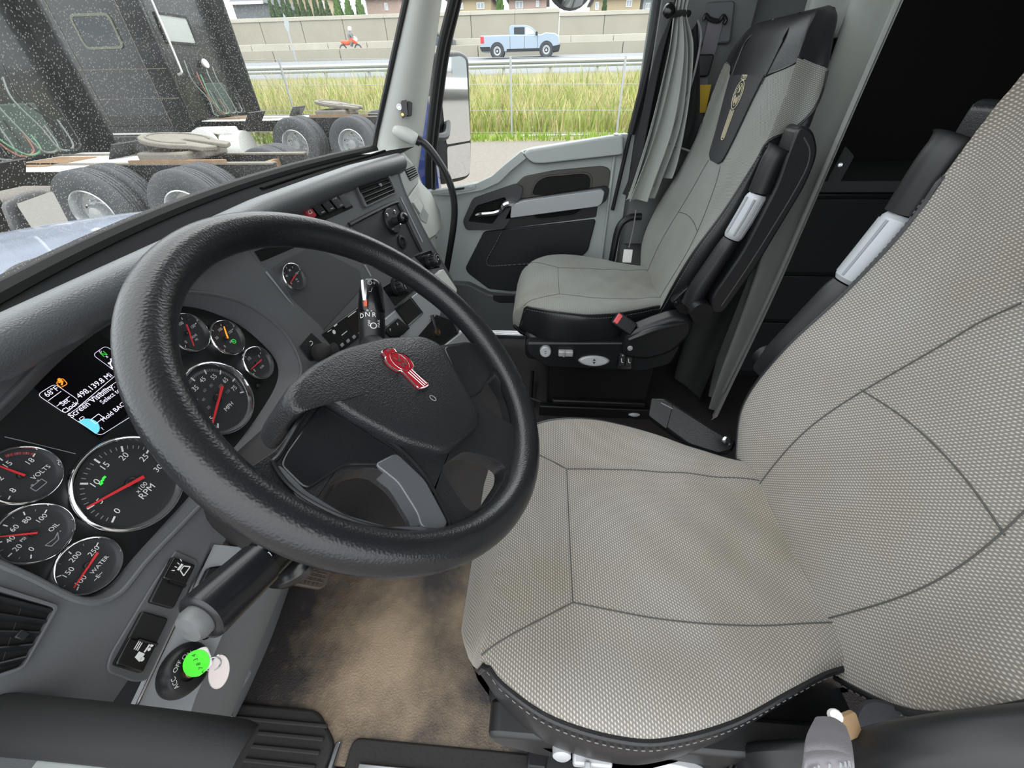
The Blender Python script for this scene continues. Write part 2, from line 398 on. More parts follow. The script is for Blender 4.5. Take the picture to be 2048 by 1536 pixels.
# driver sill: ribbed black step cover and bright tread plate
sl = TS('trim_1', 'worn black door sill with ribbed step cover and bright tread plate', 'door sill', (-0.3, 0.06, ZF-0.03))
O('sill_base', bb(-0.95, 0.75, -0.06, 0.12, ZF-0.035, ZF-0.012), 'rubber_black', sl, bevel=0.004)
FZ = Frame((0, 0, ZF-0.012), (0, 0, 1), (0, 1, 0))    # u = +X?, horizontal frame
def hz(x, y): w = A(x, y, ZF-0.012)-FZ.o; return (float(w@FZ.u), float(w@FZ.v))
O('step_cover', prism(rnd([hz(-0.74, 0.02), hz(-0.42, 0.02), hz(-0.395, 0.15), hz(-0.46, 0.205), hz(-0.70, 0.205)], 0.02), FZ, 0, 0.022, taper=0.05), 'rubber_black', sl, bevel=0.004)
for i in range(7):
    y = 0.05+i*0.021
    O('rib', box((-0.55+0.01*i*0.3, y, ZF+0.0125), (0.24-0.008*abs(i-2), 0.007, 0.006)), 'rubber_black', sl, bevel=0.002)
O('joint_strip', box((-0.395, 0.08, ZF+0.002), (0.012, 0.15, 0.02), None), 'chrome_dull', sl, bevel=0.003)
O('tread_frame', prism(rrect(*hz(-0.17, 0.09), 0.40, 0.15, 0.02), FZ, 0, 0.016), 'rubber_black', sl, bevel=0.004)
for i in range(4): O('tread_plate', box((-0.17, 0.045+i*0.024, ZF+0.006), (0.34, 0.017, 0.006)), 'chrome_dull', sl, bevel=0.0015)
# passenger sill
ps = TS('trim_2', 'bright ribbed metal sill strip below the passenger door', 'door sill', (-0.2, 1.84, ZF))
for i in range(4): O('sill_rib', bb(-0.62, 0.35, 1.80+i*0.012, 1.808+i*0.012, ZF, ZF+0.012), 'chrome_dull', ps, bevel=0.002)
# toe board and firewall
S('wall_front', grid(lambda u, v: A(*[(-0.70-0.16*v, 0.0+1.88*u, ZF+0.55*v)][0]), 12, 6), 'black_matte', 'dark sloping firewall and toe board under the dashboard', 'firewall')
# passenger side wall behind the door, sleeper walls
S('wall_right', bb(0.86, 2.3, 1.86, 1.89, ZF, 0.95), mat('sleeper_shade', '09090a', 0.9), 'side wall of the sleeper behind the curtain, shade painted black', 'wall')
S('wall_right', bb(0.34, 0.86, 1.86, 1.89, ZF, 0.95), mat('pillar_grey', '6a6d6c', 0.7, bump=('noise', 700, 0.1)), 'grey trim wall behind the passenger door', 'wall')
mat('sleeper_shade', '09090a', 0.9)  # sleeper shade is painted in: walls and ceiling near black
S('wall_back', bb(2.27, 2.3, -0.12, 1.89, ZF, 0.95), 'sleeper_shade', 'rear wall of the sleeper compartment with its shade painted in', 'wall')
S('wall_left', bb(0.95, 2.3, -0.14, -0.11, ZF, 0.95), 'sleeper_shade', 'sleeper side wall behind the driver seat with shade painted in', 'wall')
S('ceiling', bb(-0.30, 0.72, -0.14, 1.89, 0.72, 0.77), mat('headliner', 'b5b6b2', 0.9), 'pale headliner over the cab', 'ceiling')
S('ceiling', bb(0.72, 2.3, -0.14, 1.89, 0.72, 0.77), 'sleeper_shade', 'ceiling over the sleeper compartment, painted black to deepen its shade', 'ceiling')

# windshield
def wbase(y): t = (y-0.93)/0.69; return -0.765+0.14*t*t
YW0, YW1 = -0.10, 1.62
def wpt(u, v, off=0.0):
    y = YW0+(YW1-YW0)*u; return A(wbase(y)+0.485*0.66*v+off, y+(0.93-y)*0.03*v, -0.205+0.66*v)
wv, wf = grid(lambda u, v: wpt(u, v), 40, 8)
ww = TS('window_1', 'large dusty windshield speckled with dirt over the dashboard', 'windshield', (-0.7, 0.76, -0.205))
O('glass', (wv, wf), 'dusty_glass', ww)
O('gasket', merge(tube([wpt(u, 0.0) for u in np.linspace(0, 1, 40)], 0.016, 10), tube([wpt(1, v)+A(0.004, 0.004, 0) for v in np.linspace(0, 1, 8)], 0.011, 8)), 'black_matte', ww)

# right A pillar
pt0, pt1 = A(-0.625, 1.615, -0.20), A(-0.205, 1.57, 0.60)
pr0, pr1 = onY(842, 300, 1.765), onY(884, 0, 1.74); dd = (pr1-pr0)/(pr1[2]-pr0[2])
def pil(u, v):
    z = -0.32+0.9*v
    a = pt0+(pt1-pt0)*((z-pt0[2])/(pt1[2]-pt0[2])); b = pr0+dd*(z-pr0[2])
    q = a+(b-a)*u; bul = math.sin(math.pi*u)**0.8*0.055
    return q+A(0.55, -0.75, 0.1)*bul
pl = TS('trim_3', 'pale grey moulded A pillar beside the windshield', 'pillar', (-0.5, 1.7, -0.3))
O('pillar_cover', grid(pil, 18, 20), 'pale_grey', pl, smooth=60)
O('windshield_seal', tube([pil(0, v)+A(-0.004, -0.004, 0) for v in np.linspace(0, 1, 10)], 0.009, 8), 'black_plastic', pl)
# black door-frame seal between pillar and glass
sa = [onY(x, y, 1.80) for x, y in ((858, 375), (858, 300), (868, 200), (882, 100), (906, 0))]; sa.append(sa[-1]+(sa[-1]-sa[-2])*2.5)
O('door_seal', tube(cr(sa, 24), 0.020, 10, flat=0.8), 'black_matte', pl)
sb = [onY(x, y, 1.835) for x, y in ((866, 378), (869, 300), (880, 200), (894, 100), (917, 0))]; sb.append(sb[-1]+(sb[-1]-sb[-2])*2.5)
O('window_channel', tube(cr(sb, 24), 0.012, 10), 'black_plastic', pl)
# small camera monitor stuck to the pillar
# grab handle socket and bar
SOCK = onY(798, 255, 1.70)
gh = T('grab_handle', 'black rubber grab bar running down from a grey pillar socket', 'grab handle', (-0.35, 1.72, -0.75))
s0, s1 = onY(786, 255, 1.64), onY(834, 280, 1.655)
O('socket', tube(cr([s0, s0+(s1-s0)*0.4, s1], 10), [0.022, 0.028, 0.030, 0.030, 0.030, 0.030, 0.029, 0.028, 0.026, 0.022], 16, flat=0.8), 'pale_grey', gh, bevel=0.003)
barp = [onY(x, y, Y) for x, y, Y in ((832, 279, 1.655), (850, 288, 1.66), (872, 315, 1.665), (893, 350, 1.67), (905, 385, 1.67), (909, 420, 1.67), (906, 460, 1.67), (898, 510, 1.68), (890, 560, 1.70), (884, 610, 1.72))]
O('bar', tube(cr(barp, 50), 0.0135, 12), 'black_plastic', gh)
O('collar', tube([barp[0]+(barp[1]-barp[0])*t for t in (-0.1, 0.5)], [0.017, 0.0165], 12), 'black_plastic', gh)
# pillar camera
pc = T('pillar_camera', 'small black driver camera with an amber light on the pillar', 'camera', onY(812, 236, 1.66))
FP = Frame(onY(812, 218, 1.62), unit(A(0.35, -0.9, 0.1)))
O('body', prism(rnd(FP.poly([(801, 203), (812, 201), (815, 231), (804, 238)]), 0.004), FP, 0.0, 0.03), 'black_gloss', pc, bevel=0.003)
O('bracket', prism(rnd(FP.poly([(815, 202), (824, 206), (823, 232), (814, 234)]), 0.004), FP, -0.012, 0.018), 'black_plastic', pc, bevel=0.003)
O('lens_ring', lathe([(0.009, 0), (0.009, 0.008), (0.006, 0.008), (0.005, 0.004), (0, 0.004)], FP.W(798, 214, 0.01), FP.n, 16), 'chrome_dull', pc)
O('status_light', (lambda c: disc2(FP, c[0], c[1], 0.0038, 0.0305, 12))(FP.L(805, 229, 0.03)), 'amber_lamp', pc)

# ------------------------------------------------------------------ passenger door
YD = 1.845
DR = Frame((0, YD, -0.5), (0, -1, 0))
door = TS('door_1', 'grey passenger door panel with silver pull bar and chrome handle', 'door', (-0.1, YD, ZF))
q = lambda pts: DR.poly(pts)
outl = q([(860, 382), (905, 376), (955, 366), (985, 352), (1012, 328), (1042, 303), (1065, 296), (1245, 268)])+[(0.345, -0.69+0.5), (0.345, -0.56), (-0.66, -0.56), (-0.66, 0.12)]
outl = [(a, b) for a, b in outl]
O('panel', prism(rnd(outl[:8], 0.004)+[(0.345, 0.31), (0.345, ZF+0.55), (-0.66, ZF+0.55), (-0.66, 0.10)], DR, -0.03, 0.0), 'light_grey', door, bevel=0.006)
O('ledge', prism(rnd(q([(860, 386), (860, 380), (905, 374), (955, 364), (985, 350), (1012, 326), (1044, 300), (1056, 312), (1022, 340), (1000, 362), (965, 378), (910, 388)]), 0.006), DR, 0.0, 0.03), 'light_grey', door, bevel=0.008)
O('belt_pad', prism(rnd(q([(1047, 306), (1056, 297), (1245, 266), (1245, 309), (1078, 327), (1057, 322)]), 0.02), DR, -0.005, 0.035), 'light_grey', door, bevel=0.01, bseg=3)
O('pad_seam', tube(cr([DR.W(x, y, 0.034) for x, y in ((1047, 308), (1060, 322), (1080, 327), (1150, 320), (1244, 309))], 30), 0.0018, 6), 'seam_dark', door)
O('window_knob', lathe([(0.009, 0), (0.009, 0.006), (0.004, 0.006), (0.003, 0.003), (0, 0.003)], DR.W(1232, 271, 0.02), (0, -0.2, 1), 16), 'chrome_dull', door)
# dark upper recess with pull cup
O('recess_panel', prism(rnd(q([(1014, 400), (1028, 372), (1048, 352), (1110, 340), (1205, 331), (1221, 338), (1216, 378), (1190, 398), (1030, 412)]), 0.015), DR, -0.002, 0.008), 'door_brown', door, bevel=0.003)
O('pull_cup', prism(rnd(q([(1062, 390), (1072, 365), (1092, 353), (1165, 346), (1180, 352), (1181, 376), (1160, 385)]), 0.025), DR, 0.004, 0.0095), 'black_hole', door, bevel=0.002)
O('cup_rim', tube(cr([DR.W(x, y, 0.010) for x, y in ((1062, 390), (1072, 365), (1092, 353), (1130, 349), (1165, 346), (1181, 352), (1182, 374))], 30), 0.004, 6), 'door_brown', door)
# handle bezel
bo = rnd(q([(927, 440), (946, 396), (1032, 366), (1047, 371), (1043, 390), (1017, 443), (1007, 456), (934, 457)]), 0.014)
bi = rnd(q([(938, 440), (955, 408), (1012, 391), (1014, 402), (996, 431), (986, 445)]), 0.01)
O('handle_bezel', prism(bo, DR, 0.0, 0.024, [bi]), mat('bezel_grey', '35363a', 0.45), door, bevel=0.004)
O('handle_well', prism(bi, DR, -0.001, 0.001), 'black_hole', door)
hp = [DR.W(x, y, h) for x, y, h in ((954, 431, 0.025), (962, 428, 0.032), (985, 426, 0.036), (1000, 421, 0.036), (1008, 411, 0.034), (1020, 407, 0.03), (1032, 409, 0.022))]
O('chrome_handle', tube(cr(hp, 30), np.interp(np.linspace(0, 1, 30), [0, 0.06, 0.5, 0.75, 1], [0.012, 0.018, 0.018, 0.024, 0.028]), 12, flat=0.7), 'chrome', door)
O('pull_bar', prism(rnd(q([(1025, 404), (1048, 396), (1200, 374), (1207, 378), (1202, 400), (1194, 407), (1022, 430)]), 0.008), DR, 0.02, 0.05), 'silver_paint', door, bevel=0.008, bseg=3)
O('pull_bar_back', prism(rnd(q([(1030, 398), (1210, 370), (1217, 374), (1212, 398), (1196, 410), (1010, 436)]), 0.008), DR, 0.0, 0.024), 'black_plastic', door, bevel=0.004)
O('lower_recess', prism(rnd(q([(1010, 436), (1196, 408), (1192, 434), (1003, 458)]), 0.008), DR, -0.001, 0.004), 'black_plastic', door, bevel=0.002)
O('slot', prism(rnd(q([(1064, 427), (1168, 411), (1160, 421), (1148, 427), (1080, 436)]), 0.006), DR, 0.002, 0.006), 'black_hole', door)
O('slot_lip', tube(cr([DR.W(x, y, 0.007) for x, y in ((1062, 427), (1078, 437), (1120, 433), (1150, 428), (1168, 413))], 20), 0.004, 6), 'black_plastic', door)
O('lower_insert', prism(rnd(q([(968, 462), (1192, 437), (1176, 500), (1110, 560), (1027, 582), (978, 577), (936, 545), (931, 535)]), 0.015), DR, -0.002, 0.010), 'door_black', door, bevel=0.006)
ip = cr([DR.W(x, y, 0.012) for x, y in ((1004, 462), (990, 490), (974, 520), (980, 531), (1010, 530), (1060, 527))], 30)
O('insert_seam', tube(ip, 0.0035, 6), 'door_black', door)
O('stitch', merge(*[tube([ip[i]+A(0, -0.0035, 0), ip[i]+(ip[i+1]-ip[i])*0.6+A(0, -0.0035, 0)], 0.001, 4) for i in range(0, 29)]), 'dim_print', door)
# lower map pocket and kick trim
O('pocket_body', prism(rnd(q([(905, 560), (940, 562), (980, 582), (1060, 590), (1060, 655), (905, 652)]), 0.01), DR, 0.0, 0.045), mat('pocket_grey', '55585a', 0.6), door, bevel=0.01)
O('pocket_cup', prism(rnd(q([(988, 582), (1030, 582), (1030, 598), (1000, 598), (988, 592)]), 0.006), DR, 0.04, 0.0465), 'black_plastic', door, bevel=0.002)
O('door_edge', tube([A(0.275, YD-0.006, z) for z in (-0.25, -0.7, -1.05)], 0.006, 8), 'light_grey', door)
# switch plate on the door ledge
O('switch_plate', prism(rnd(q([(882, 384), (890, 376), (953, 367), (954, 373), (945, 377)]), 0.004), DR, 0.03, 0.033), 'silver_paint', door, bevel=0.001)
O('slider', prism(q([(910, 374), (932, 371), (931, 375), (910, 378)]), DR, 0.032, 0.0345), 'black_plastic', door)
O('button', prism(q([(941, 369), (949, 368), (948, 372), (940, 373)]), DR, 0.032, 0.0345), 'light_grey', door, bevel=0.0006)
# side window
S('window_2', grid(lambda u, v: A(-0.50+0.95*u+0.12*v*(1-u), YD+0.012, -0.46+1.25*v), 3, 3), 'clear_glass', 'clear glass pane of the passenger door', 'window')
# rear door frame in shadow behind the curtain
S('trim_4', merge(tube([onY(1300, 110, 1.83), onY(1262, 260, 1.83), onY(1225, 420, 1.83)], 0.008, 8), tube([onY(1330, -60, 1.84), onY(1312, 60, 1.84), onY(1285, 180, 1.84), onY(1262, 268, 1.84)], 0.022, 8, flat=0.7)), 'black_matte', 'black rear window channel of the passenger door behind the curtain', 'window frame')
# ------------------------------------------------------------------ dashboard
t19 = math.radians(19)
CL = Frame((-0.5255, 0.282, -0.407), (math.cos(t19), 0, math.sin(t19)))          # black cluster plate
HF = 0.025                                                                        # dash face stands proud of it
CP = Frame(CL.W(532, 543, HF), (0.948, -0.155, 0.278))                            # centre panel turned to the driver
dash = T('dashboard', 'dark grey wraparound dashboard with chrome ringed gauges and vents', 'dashboard', (-0.6, 0.7, -0.72))
def pp(name, fr, pts, h0, h1, m, r=0.003, parent=None, bevel=0.0015, holes=(), taper=0.0, loc=False, **k):
    P = pts if loc else fr.poly(pts, h1)
    return O(name, prism(rnd(P, r) if r else P, fr, h0, h1, [x if loc else fr.poly(x, h1) for x in holes], taper), m, parent or dash, bevel=bevel, **k)

# driver face with the cluster opening
OUT = [(-90, 900), (10, 800), (130, 680), (250, 603), (380, 583), (490, 607), (565, 662), (600, 725), (592, 772), (520, 880), (410, 1000), (300, 1115), (235, 1190), (165, 1203), (60, 1155), (-60, 1095), (-120, 1000)]
INN = [(-70, 915), (30, 818), (145, 705), (255, 635), (372, 614), (468, 646), (530, 696), (554, 735), (543, 785), (475, 885), (375, 995), (275, 1105), (215, 1172), (158, 1186), (62, 1142), (-50, 1082), (-105, 995)]
ol = [tuple(p) for p in cr(CL.poly(OUT, HF), 90, True)]; il = [tuple(p) for p in cr(CL.poly(INN, 0.0), 90, True)]
O('face_panel', prism([(-0.33, 0.19), (0.452, 0.19), (0.452, -0.142), (-0.33, -0.142)], CL, HF-0.02, HF, [ol]), 'dash_grey', dash, smooth=20)
n = 90
O('cluster_wall', (np.array([CL.P(*p, HF) for p in ol]+[CL.P(p[0]+(q_[0]-p[0])*0.8, p[1]+(q_[1]-p[1])*0.8, 0.004) for p, q_ in zip(ol, il)]+[CL.P(*p, -0.002) for p in il]), [(i, (i+1) % n, n+(i+1) % n, n+i) for i in range(n)]+[(n+i, n+(i+1) % n, 2*n+(i+1) % n, 2*n+i) for i in range(n)]), 'dash_grey', dash, smooth=50)
O('cluster_lip', tube([CL.P(*p, HF) for p in ol], 0.0035, 8, closed=True), 'dash_grey', dash)
O('cluster_plate', prism([tuple(np.array(p)*1.03) for p in il], CL, -0.012, 0.0), 'cluster_black', dash, smooth=20)
O('plate_line', line2(CL, CL.poly([(8, 874), (60, 886), (150, 908)]), 0.0008, 0.0012), 'dim_print', dash)

def ang(fr, c, p): w = fr.L(*p); return math.atan2(w[1]-c[1], w[0]-c[0])
def gauge(fr, c, R, spec, h=0.0):
    """spec: a0, a1, n minor, major every, labels, title [(text, dx, dy, size)], needle angle + lengths"""
    g = O('gauge', lathe([(R*0.90, 0), (R*0.90, 0.0025), (0, 0.0025)], fr.P(*c, h), fr.n, 48), 'dial_face', dash)
    O('bezel', lathe([(R, 0), (R*1.0, 0.006), (R*0.975, 0.0095), (R*0.93, 0.010), (R*0.885, 0.0045), (R*0.87, 0.002)], fr.P(*c, h), fr.n, 64, cap=False), 'chrome', g, smooth=60)
    a0, a1 = spec['a0'], spec['a1']
    while a1 > a0: a1 -= 2*math.pi
    hh = h+0.003; pr = []; dim = []
    N, mj = spec['n'], spec['major']
    for i in range(N+1):
        t = a0+(a1-a0)*i/N; big = i % mj == 0; r0 = R*0.80; r1 = R*(0.68 if big else 0.73)
        (pr if big else dim).append(bar2(fr, (c[0]+r0*math.cos(t), c[1]+r0*math.sin(t)), (c[0]+r1*math.cos(t), c[1]+r1*math.sin(t)), R*(0.035 if big else 0.016), hh))
    lr = spec.get('lr', 0.575)
    for i, s in enumerate(spec['labels']):
        t = a0+(a1-a0)*(i/(len(spec['labels'])-1)) if 'la' not in spec else a0+(a1-a0)*spec['la'][i]
        pr.append(text(fr, s, c[0]+R*lr*math.cos(t), c[1]+R*lr*math.sin(t), R*spec.get('ls', 0.17), hh))
    O('markings', merge(*pr), 'white_print', g, smooth=None)
    if dim: O('minor_ticks', merge(*dim), 'dim_print', g, smooth=None)
    if spec.get('title'): O('title', merge(*[text(fr, s, c[0]+R*x, c[1]+R*y, R*z, hh) for s, x, y, z in spec['title']]), 'white_print', g, smooth=None)
    if spec.get('red'):
        b0, b1 = spec['red']; O('red_band', merge(*[bar2(fr, (c[0]+R*0.76*math.cos(a0+(a1-a0)*s), c[1]+R*0.76*math.sin(a0+(a1-a0)*s)), (c[0]+R*0.76*math.cos(a0+(a1-a0)*(s+0.03)), c[1]+R*0.76*math.sin(a0+(a1-a0)*(s+0.03))), R*0.09, hh) for s in np.arange(b0, b1, 0.04)]), 'dim_red', g, smooth=None)
    na, l0, l1 = spec['needle']
    d = A(math.cos(na), math.sin(na))
    O('needle', prism([tuple(A(*c)+d*l0*R+A(-d[1], d[0])*R*0.035), tuple(A(*c)+d*l0*R-A(-d[1], d[0])*R*0.035), tuple(A(*c)+d*l1*R-A(-d[1], d[0])*R*0.014), tuple(A(*c)+d*l1*R+A(-d[1], d[0])*R*0.014)], fr, h+0.0065, h+0.008), spec.get('nm', 'needle_red'), g)
    O('hub', lathe([(R*0.11, 0.0025), (R*0.11, 0.006), (R*0.08, 0.007), (0, 0.007)], fr.P(*c, h), fr.n, 20), 'black_plastic', g)
    return g
RT = 0.0615
ct = CL.L(258, 967); cs = (ct[0]+0.170, ct[1])
g = gauge(CL, ct, RT, dict(a0=ang(CL, ct, (219, 1049)), a1=ang(CL, ct, (316, 936)), n=30, major=5, labels=['0', '5', '10', '15', '20', '25', '30'], title=[('x100', 0.05, -0.22, 0.13), ('RPM', 0.05, -0.36, 0.19)], needle=(ang(CL, ct, (158, 1021)), -0.22, 0.82)))
O('shift_lights', merge(*[(lambda w: bar2(CL, (w[0]-0.002, w[1]), (w[0]+0.002, w[1]), 0.0026, 0.0032))(CL.L(x, y)) for x, y in ((199, 968), (201, 962), (205, 956))]), 'green_lamp', g)
g = gauge(CL, cs, RT, dict(a0=math.radians(222), a1=math.radians(-28), n=80, major=10, la=[0.0625+0.125*i for i in range(8)], labels=['5', '15', '25', '35', '45', '55', '65', '75'], lr=0.58, ls=0.17, title=[('MPH', 0.06, -0.36, 0.16)], needle=(ang(CL, CL.L(424, 768), (408, 826)), -0.35, 0.78)))
O('kilometre_scale', merge(*[text(CL, s, cs[0]+RT*0.36*math.cos(math.radians(222-250*f)), cs[1]+RT*0.36*math.sin(math.radians(222-250*f)), RT*0.1, 0.003) for s, f in (('20', .16), ('40', .31), ('60', .47), ('80', .62), ('100', .78), ('120', .93))]), 'dim_print', g, smooth=None)
RS = 0.0315
sm = [((170, 1132), dict(a0=math.radians(205), a1=math.radians(20), n=6, major=2, labels=['100', '150', '200', '250'], ls=0.25, lr=0.50, title=[('WATER', 0.2, -0.32, 0.2), ('~E~', -0.12, -0.56, 0.2)], needle=(ang(CL, CL.L(170, 1132), (142, 1173)), -0.45, 0.75))),
      ((62, 1068), dict(a0=math.radians(222), a1=math.radians(20), n=10, major=2, labels=['0', '20', '40', '60', '80', '100'], ls=0.22, lr=0.5, title=[('OIL', 0.42, -0.3, 0.2), ('PSI', -0.25, 0.06, 0.13)], needle=(ang(CL, CL.L(62, 1068), (2, 1074)), -0.05, 0.8))),
      ((38, 952), dict(a0=math.radians(205), a1=math.radians(20), n=12, major=4, labels=['8', '12', '15', '18'], ls=0.24, lr=0.5, red=(0.72, 0.98), title=[('VOLTS', 0.38, -0.3, 0.2)], needle=(ang(CL, CL.L(38, 952), (0, 938)), -0.05, 0.72))),
      ((372, 667), dict(a0=math.radians(215), a1=math.radians(10), n=8, major=2, labels=['0', '50', '100', '150'], ls=0.2, lr=0.5, title=[('DRIVE', 0.12, -0.3, 0.16), ('PSI', 0.12, -0.48, 0.14)], needle=(math.radians(240), -0.4, 0.7))),
      ((449, 677), dict(a0=math.radians(215), a1=math.radians(10), n=8, major=2, labels=['0', '50', '100', '150'], ls=0.2, lr=0.5, red=(0.0, 0.3), title=[('AIR', 0.1, -0.3, 0.16)], needle=(math.radians(60), -0.05, 0.62), nm='screen_orange')),
      ((511, 727), dict(a0=math.radians(205), a1=math.radians(20), n=4, major=2, labels=['E', '1/2', 'F'], ls=0.22, lr=0.5, title=[('FUEL', 0.12, -0.36, 0.16)], needle=(math.radians(178), -0.3, 0.7)))]
for (x, y), sp in sm:
    g = gauge(CL, CL.L(x, y), RS, sp)
    c = CL.L(x, y)
    if x == 38:
        b = (c[0]+0.001, c[1]-0.018)
        O('battery_symbol', merge(line2(CL, [(b[0]-0.006, b[1]-0.003), (b[0]+0.006, b[1]-0.003), (b[0]+0.006, b[1]+0.003), (b[0]-0.006, b[1]+0.003), (b[0]-0.006, b[1]-0.003)], 0.0008, 0.003), bar2(CL, (b[0]-0.004, b[1]+0.004), (b[0]-0.002, b[1]+0.004), 0.0015, 0.003), bar2(CL, (b[0]+0.002, b[1]+0.004), (b[0]+0.004, b[1]+0.004), 0.0015, 0.003)), 'dim_print', g, smooth=None)
    if x == 62:
        b = (c[0]+0.002, c[1]-0.019)
        O('oil_can_symbol', merge(line2(CL, [(b[0]-0.006, b[1]+0.002), (b[0]-0.004, b[1]-0.003), (b[0]+0.004, b[1]-0.003), (b[0]+0.009, b[1]+0.003), (b[0]+0.003, b[1]+0.0005), (b[0]-0.006, b[1]+0.002)], 0.0008, 0.003), disc2(CL, b[0]+0.011, b[1]+0.002, 0.0007, 0.003, 8)), 'dim_print', g, smooth=None)
    if x == 449: O('brake_lamp', merge(ring2(CL, circ(c[0]+0.008, c[1]-0.012, 0.0036, None, 16), 0.0009, 0.0032), bar2(CL, (c[0]+0.0065, c[1]-0.012), (c[0]+0.0095, c[1]-0.012), 0.0012, 0.0032)), 'green_lamp', g, smooth=None)
O('trip_button', lathe([(0.004, 0), (0.004, 0.003), (0.003, 0.004), (0, 0.004)], CL.W(515, 772), CL.n, 14), 'black_plastic', dash)

# driver information display
def rloop(pts, r=0.004): return rnd(CL.poly(pts), r, 5)
DI = O('display', prism(CL.poly([(60, 770), (190, 660), (330, 760), (200, 880)]), CL, 0.0, 0.0006), mat('screen_black', '07070a', 0.25), dash, smooth=None)
L1 = rloop([(73, 790), (108, 768), (158, 802), (130, 828)], 0.005); L2 = rloop([(134, 830), (270, 738), (330, 790), (199, 872)], 0.005); L3 = rloop([(184, 710), (210, 692), (262, 728), (232, 745)], 0.005)
k = 0.0012
def sq(x, y): return CL.L(x, y)
cw = sq(184, 777)
wht = [ring2(CL, L1, 0.0005, k), ring2(CL, L2, 0.0005, k), ring2(CL, L3, 0.0005, k), bar2(CL, sq(155, 815), sq(236, 746), 0.0006, k)]
def tl(s, x, y, size, sx=1.0): w = sq(x, y); return text(CL, s, w[0], w[1], size, k, sx=sx)
wht += [tl('498,139.8 Mi', 189, 771, 0.0090, 1.0), tl('Screen Visibility:', 184, 801, 0.0092, 1.0), tl('Select to Minimize', 240, 778, 0.0078), tl('OR', 256, 782, 0.0078), tl('Hold BACK Button to', 250, 805, 0.0078), tl('Turn Off', 272, 810, 0.0078), tl('68°F', 102, 784, 0.0080), tl('Set', 128, 805, 0.0075), tl('Clock', 139, 815, 0.0075)]
wht += [bar2(CL, sq(95, 802), sq(121, 783), 0.0006, k), bar2(CL, sq(112, 813), sq(138, 793), 0.0006, k), ring2(CL, rloop([(180, 840), (196, 828), (206, 836), (190, 848)], 0.001), 0.0007, k)]
gw = sq(233, 729)
wht += [ring2(CL, circ(gw[0], gw[1], 0.0072, None, 24), 0.0016, k), text(CL, 'N', gw[0], gw[1], 0.0095, k), tl('D', 200, 704, 0.004), tl('R', 213, 714, 0.004)]
wht += [bar2(CL, (gw[0]+0.0078*math.cos(a), gw[1]+0.0078*math.sin(a)), (gw[0]+0.0096*math.cos(a), gw[1]+0.0096*math.sin(a)), 0.0022, k) for a in np.linspace(0, 2*math.pi, 9)[:-1]]
wht += [line2(CL, [sq(157, 838), sq(164, 833), sq(168, 836), sq(161, 841), sq(157, 838)], 0.0005, k), tl('?', 204, 858, 0.006)]
O('screen_text', merge(*wht), 'screen_white', DI, smooth=None)
O('gear_letter', tl('N', 207, 709, 0.0085), 'green_lamp', DI, smooth=None)
O('warning_icon', merge(ring2(CL, rloop([(111, 766), (124, 757), (134, 768), (120, 776)], 0.002), 0.0008, k), line2(CL, [sq(116, 766), sq(124, 762), sq(122, 771)], 0.0016, k), disc2(CL, *sq(118, 760), 0.002, k, 10)), 'screen_orange', DI, smooth=None)
bl = sq(174, 856)
O('blue_dial', poly2(CL, [sq(158, 845)]+[(bl[0]+0.0115*math.cos(a), bl[1]+0.0115*math.sin(a)) for a in np.linspace(math.radians(95), math.radians(-75), 14)]+[sq(190, 868)], k), 'screen_blue', DI, smooth=None)

# dash top, padded brow
def ridge(y): return A(np.interp(y, [0.75, 0.92, 1.1, 1.25, 1.36], [-0.52, -0.503, -0.482, -0.458, -0.440]), y, np.interp(y, [0.3, 0.75, 1.1, 1.36], [-0.180, -0.173, -0.175, -0.185]))
YS = np.linspace(-0.12, 1.355, 44)
secp = [(-0.034, -0.016), (-0.030, -0.004), (-0.024, 0.001), (-0.012, 0.002), (0.0, -0.001), (0.009, -0.012), (0.010, -0.028), (0.0, -0.044), (-0.022, -0.056), (-0.07, -0.062)]
sd = cr([(a, b, 0) for a, b in secp], 34)
O('brow_pad', merge(grid(lambda u, v: ridge(YS[0]+(YS[-1]-YS[0])*u)+A(sd[int(round(v*33))][0], 0, sd[int(round(v*33))][1]), 44, 34), (np.array([ridge(YS[-1])+A(s_[0], 0, s_[1]) for s_ in sd]), [tuple(range(33, -1, -1))])), 'dash_pad', dash, smooth=50)
def topz(u, v):
    y = YS[0]+(1.60-YS[0])*u; r_ = ridge(min(y, 1.355)); r_[1] = y
    return A((wbase(y)+0.012)*(1-v)+(r_[0]-0.031)*v, y, (-0.212)*(1-v)+(r_[2]-0.010)*v)
O('top_cover', grid(topz, 44, 6), 'dash_top', dash, smooth=50)
O('defrost_trim', tube(cr([topz(u, 0.45)+A(0, 0, 0.004) for u in (0.62, 0.75, 0.88, 0.97)], 20), [0.006]*20, 8, flat=0.5), 'dash_top', dash)
# centre panel body
pp('centre_panel', CP, [(470, 460), (532, 543), (619, 655), (668, 715), (700, 800), (800, 765), (905, 690), (930, 640), (906, 568), (890, 538), (856, 480), (811, 392), (795, 345), (785, 332), (640, 372), (540, 420)], -0.03, 0.0, 'dash_grey', r=0.004, bevel=0.002)
O('panel_edge', tube(cr([CP.W(x, y, -0.004) for x, y in ((795, 345), (811, 392), (856, 480), (890, 538), (906, 568))], 30), 0.007, 8), 'dash_grey', dash)
# bright trim lines
O('trim_line', tube([CP.W(x, y, 0.001) for x, y in ((532, 543), (619, 655))], 0.0022, 6), 'silver_trim', dash)
O('trim_line', tube([CP.W(x, y, 0.001) for x, y in ((801, 394), (845, 484))], 0.0022, 6), 'silver_trim', dash)
O('trim_line', tube([CP.W(x, y, 0.001) for x, y in ((728, 527), (742, 552))], 0.0022, 6), 'silver_trim', dash)
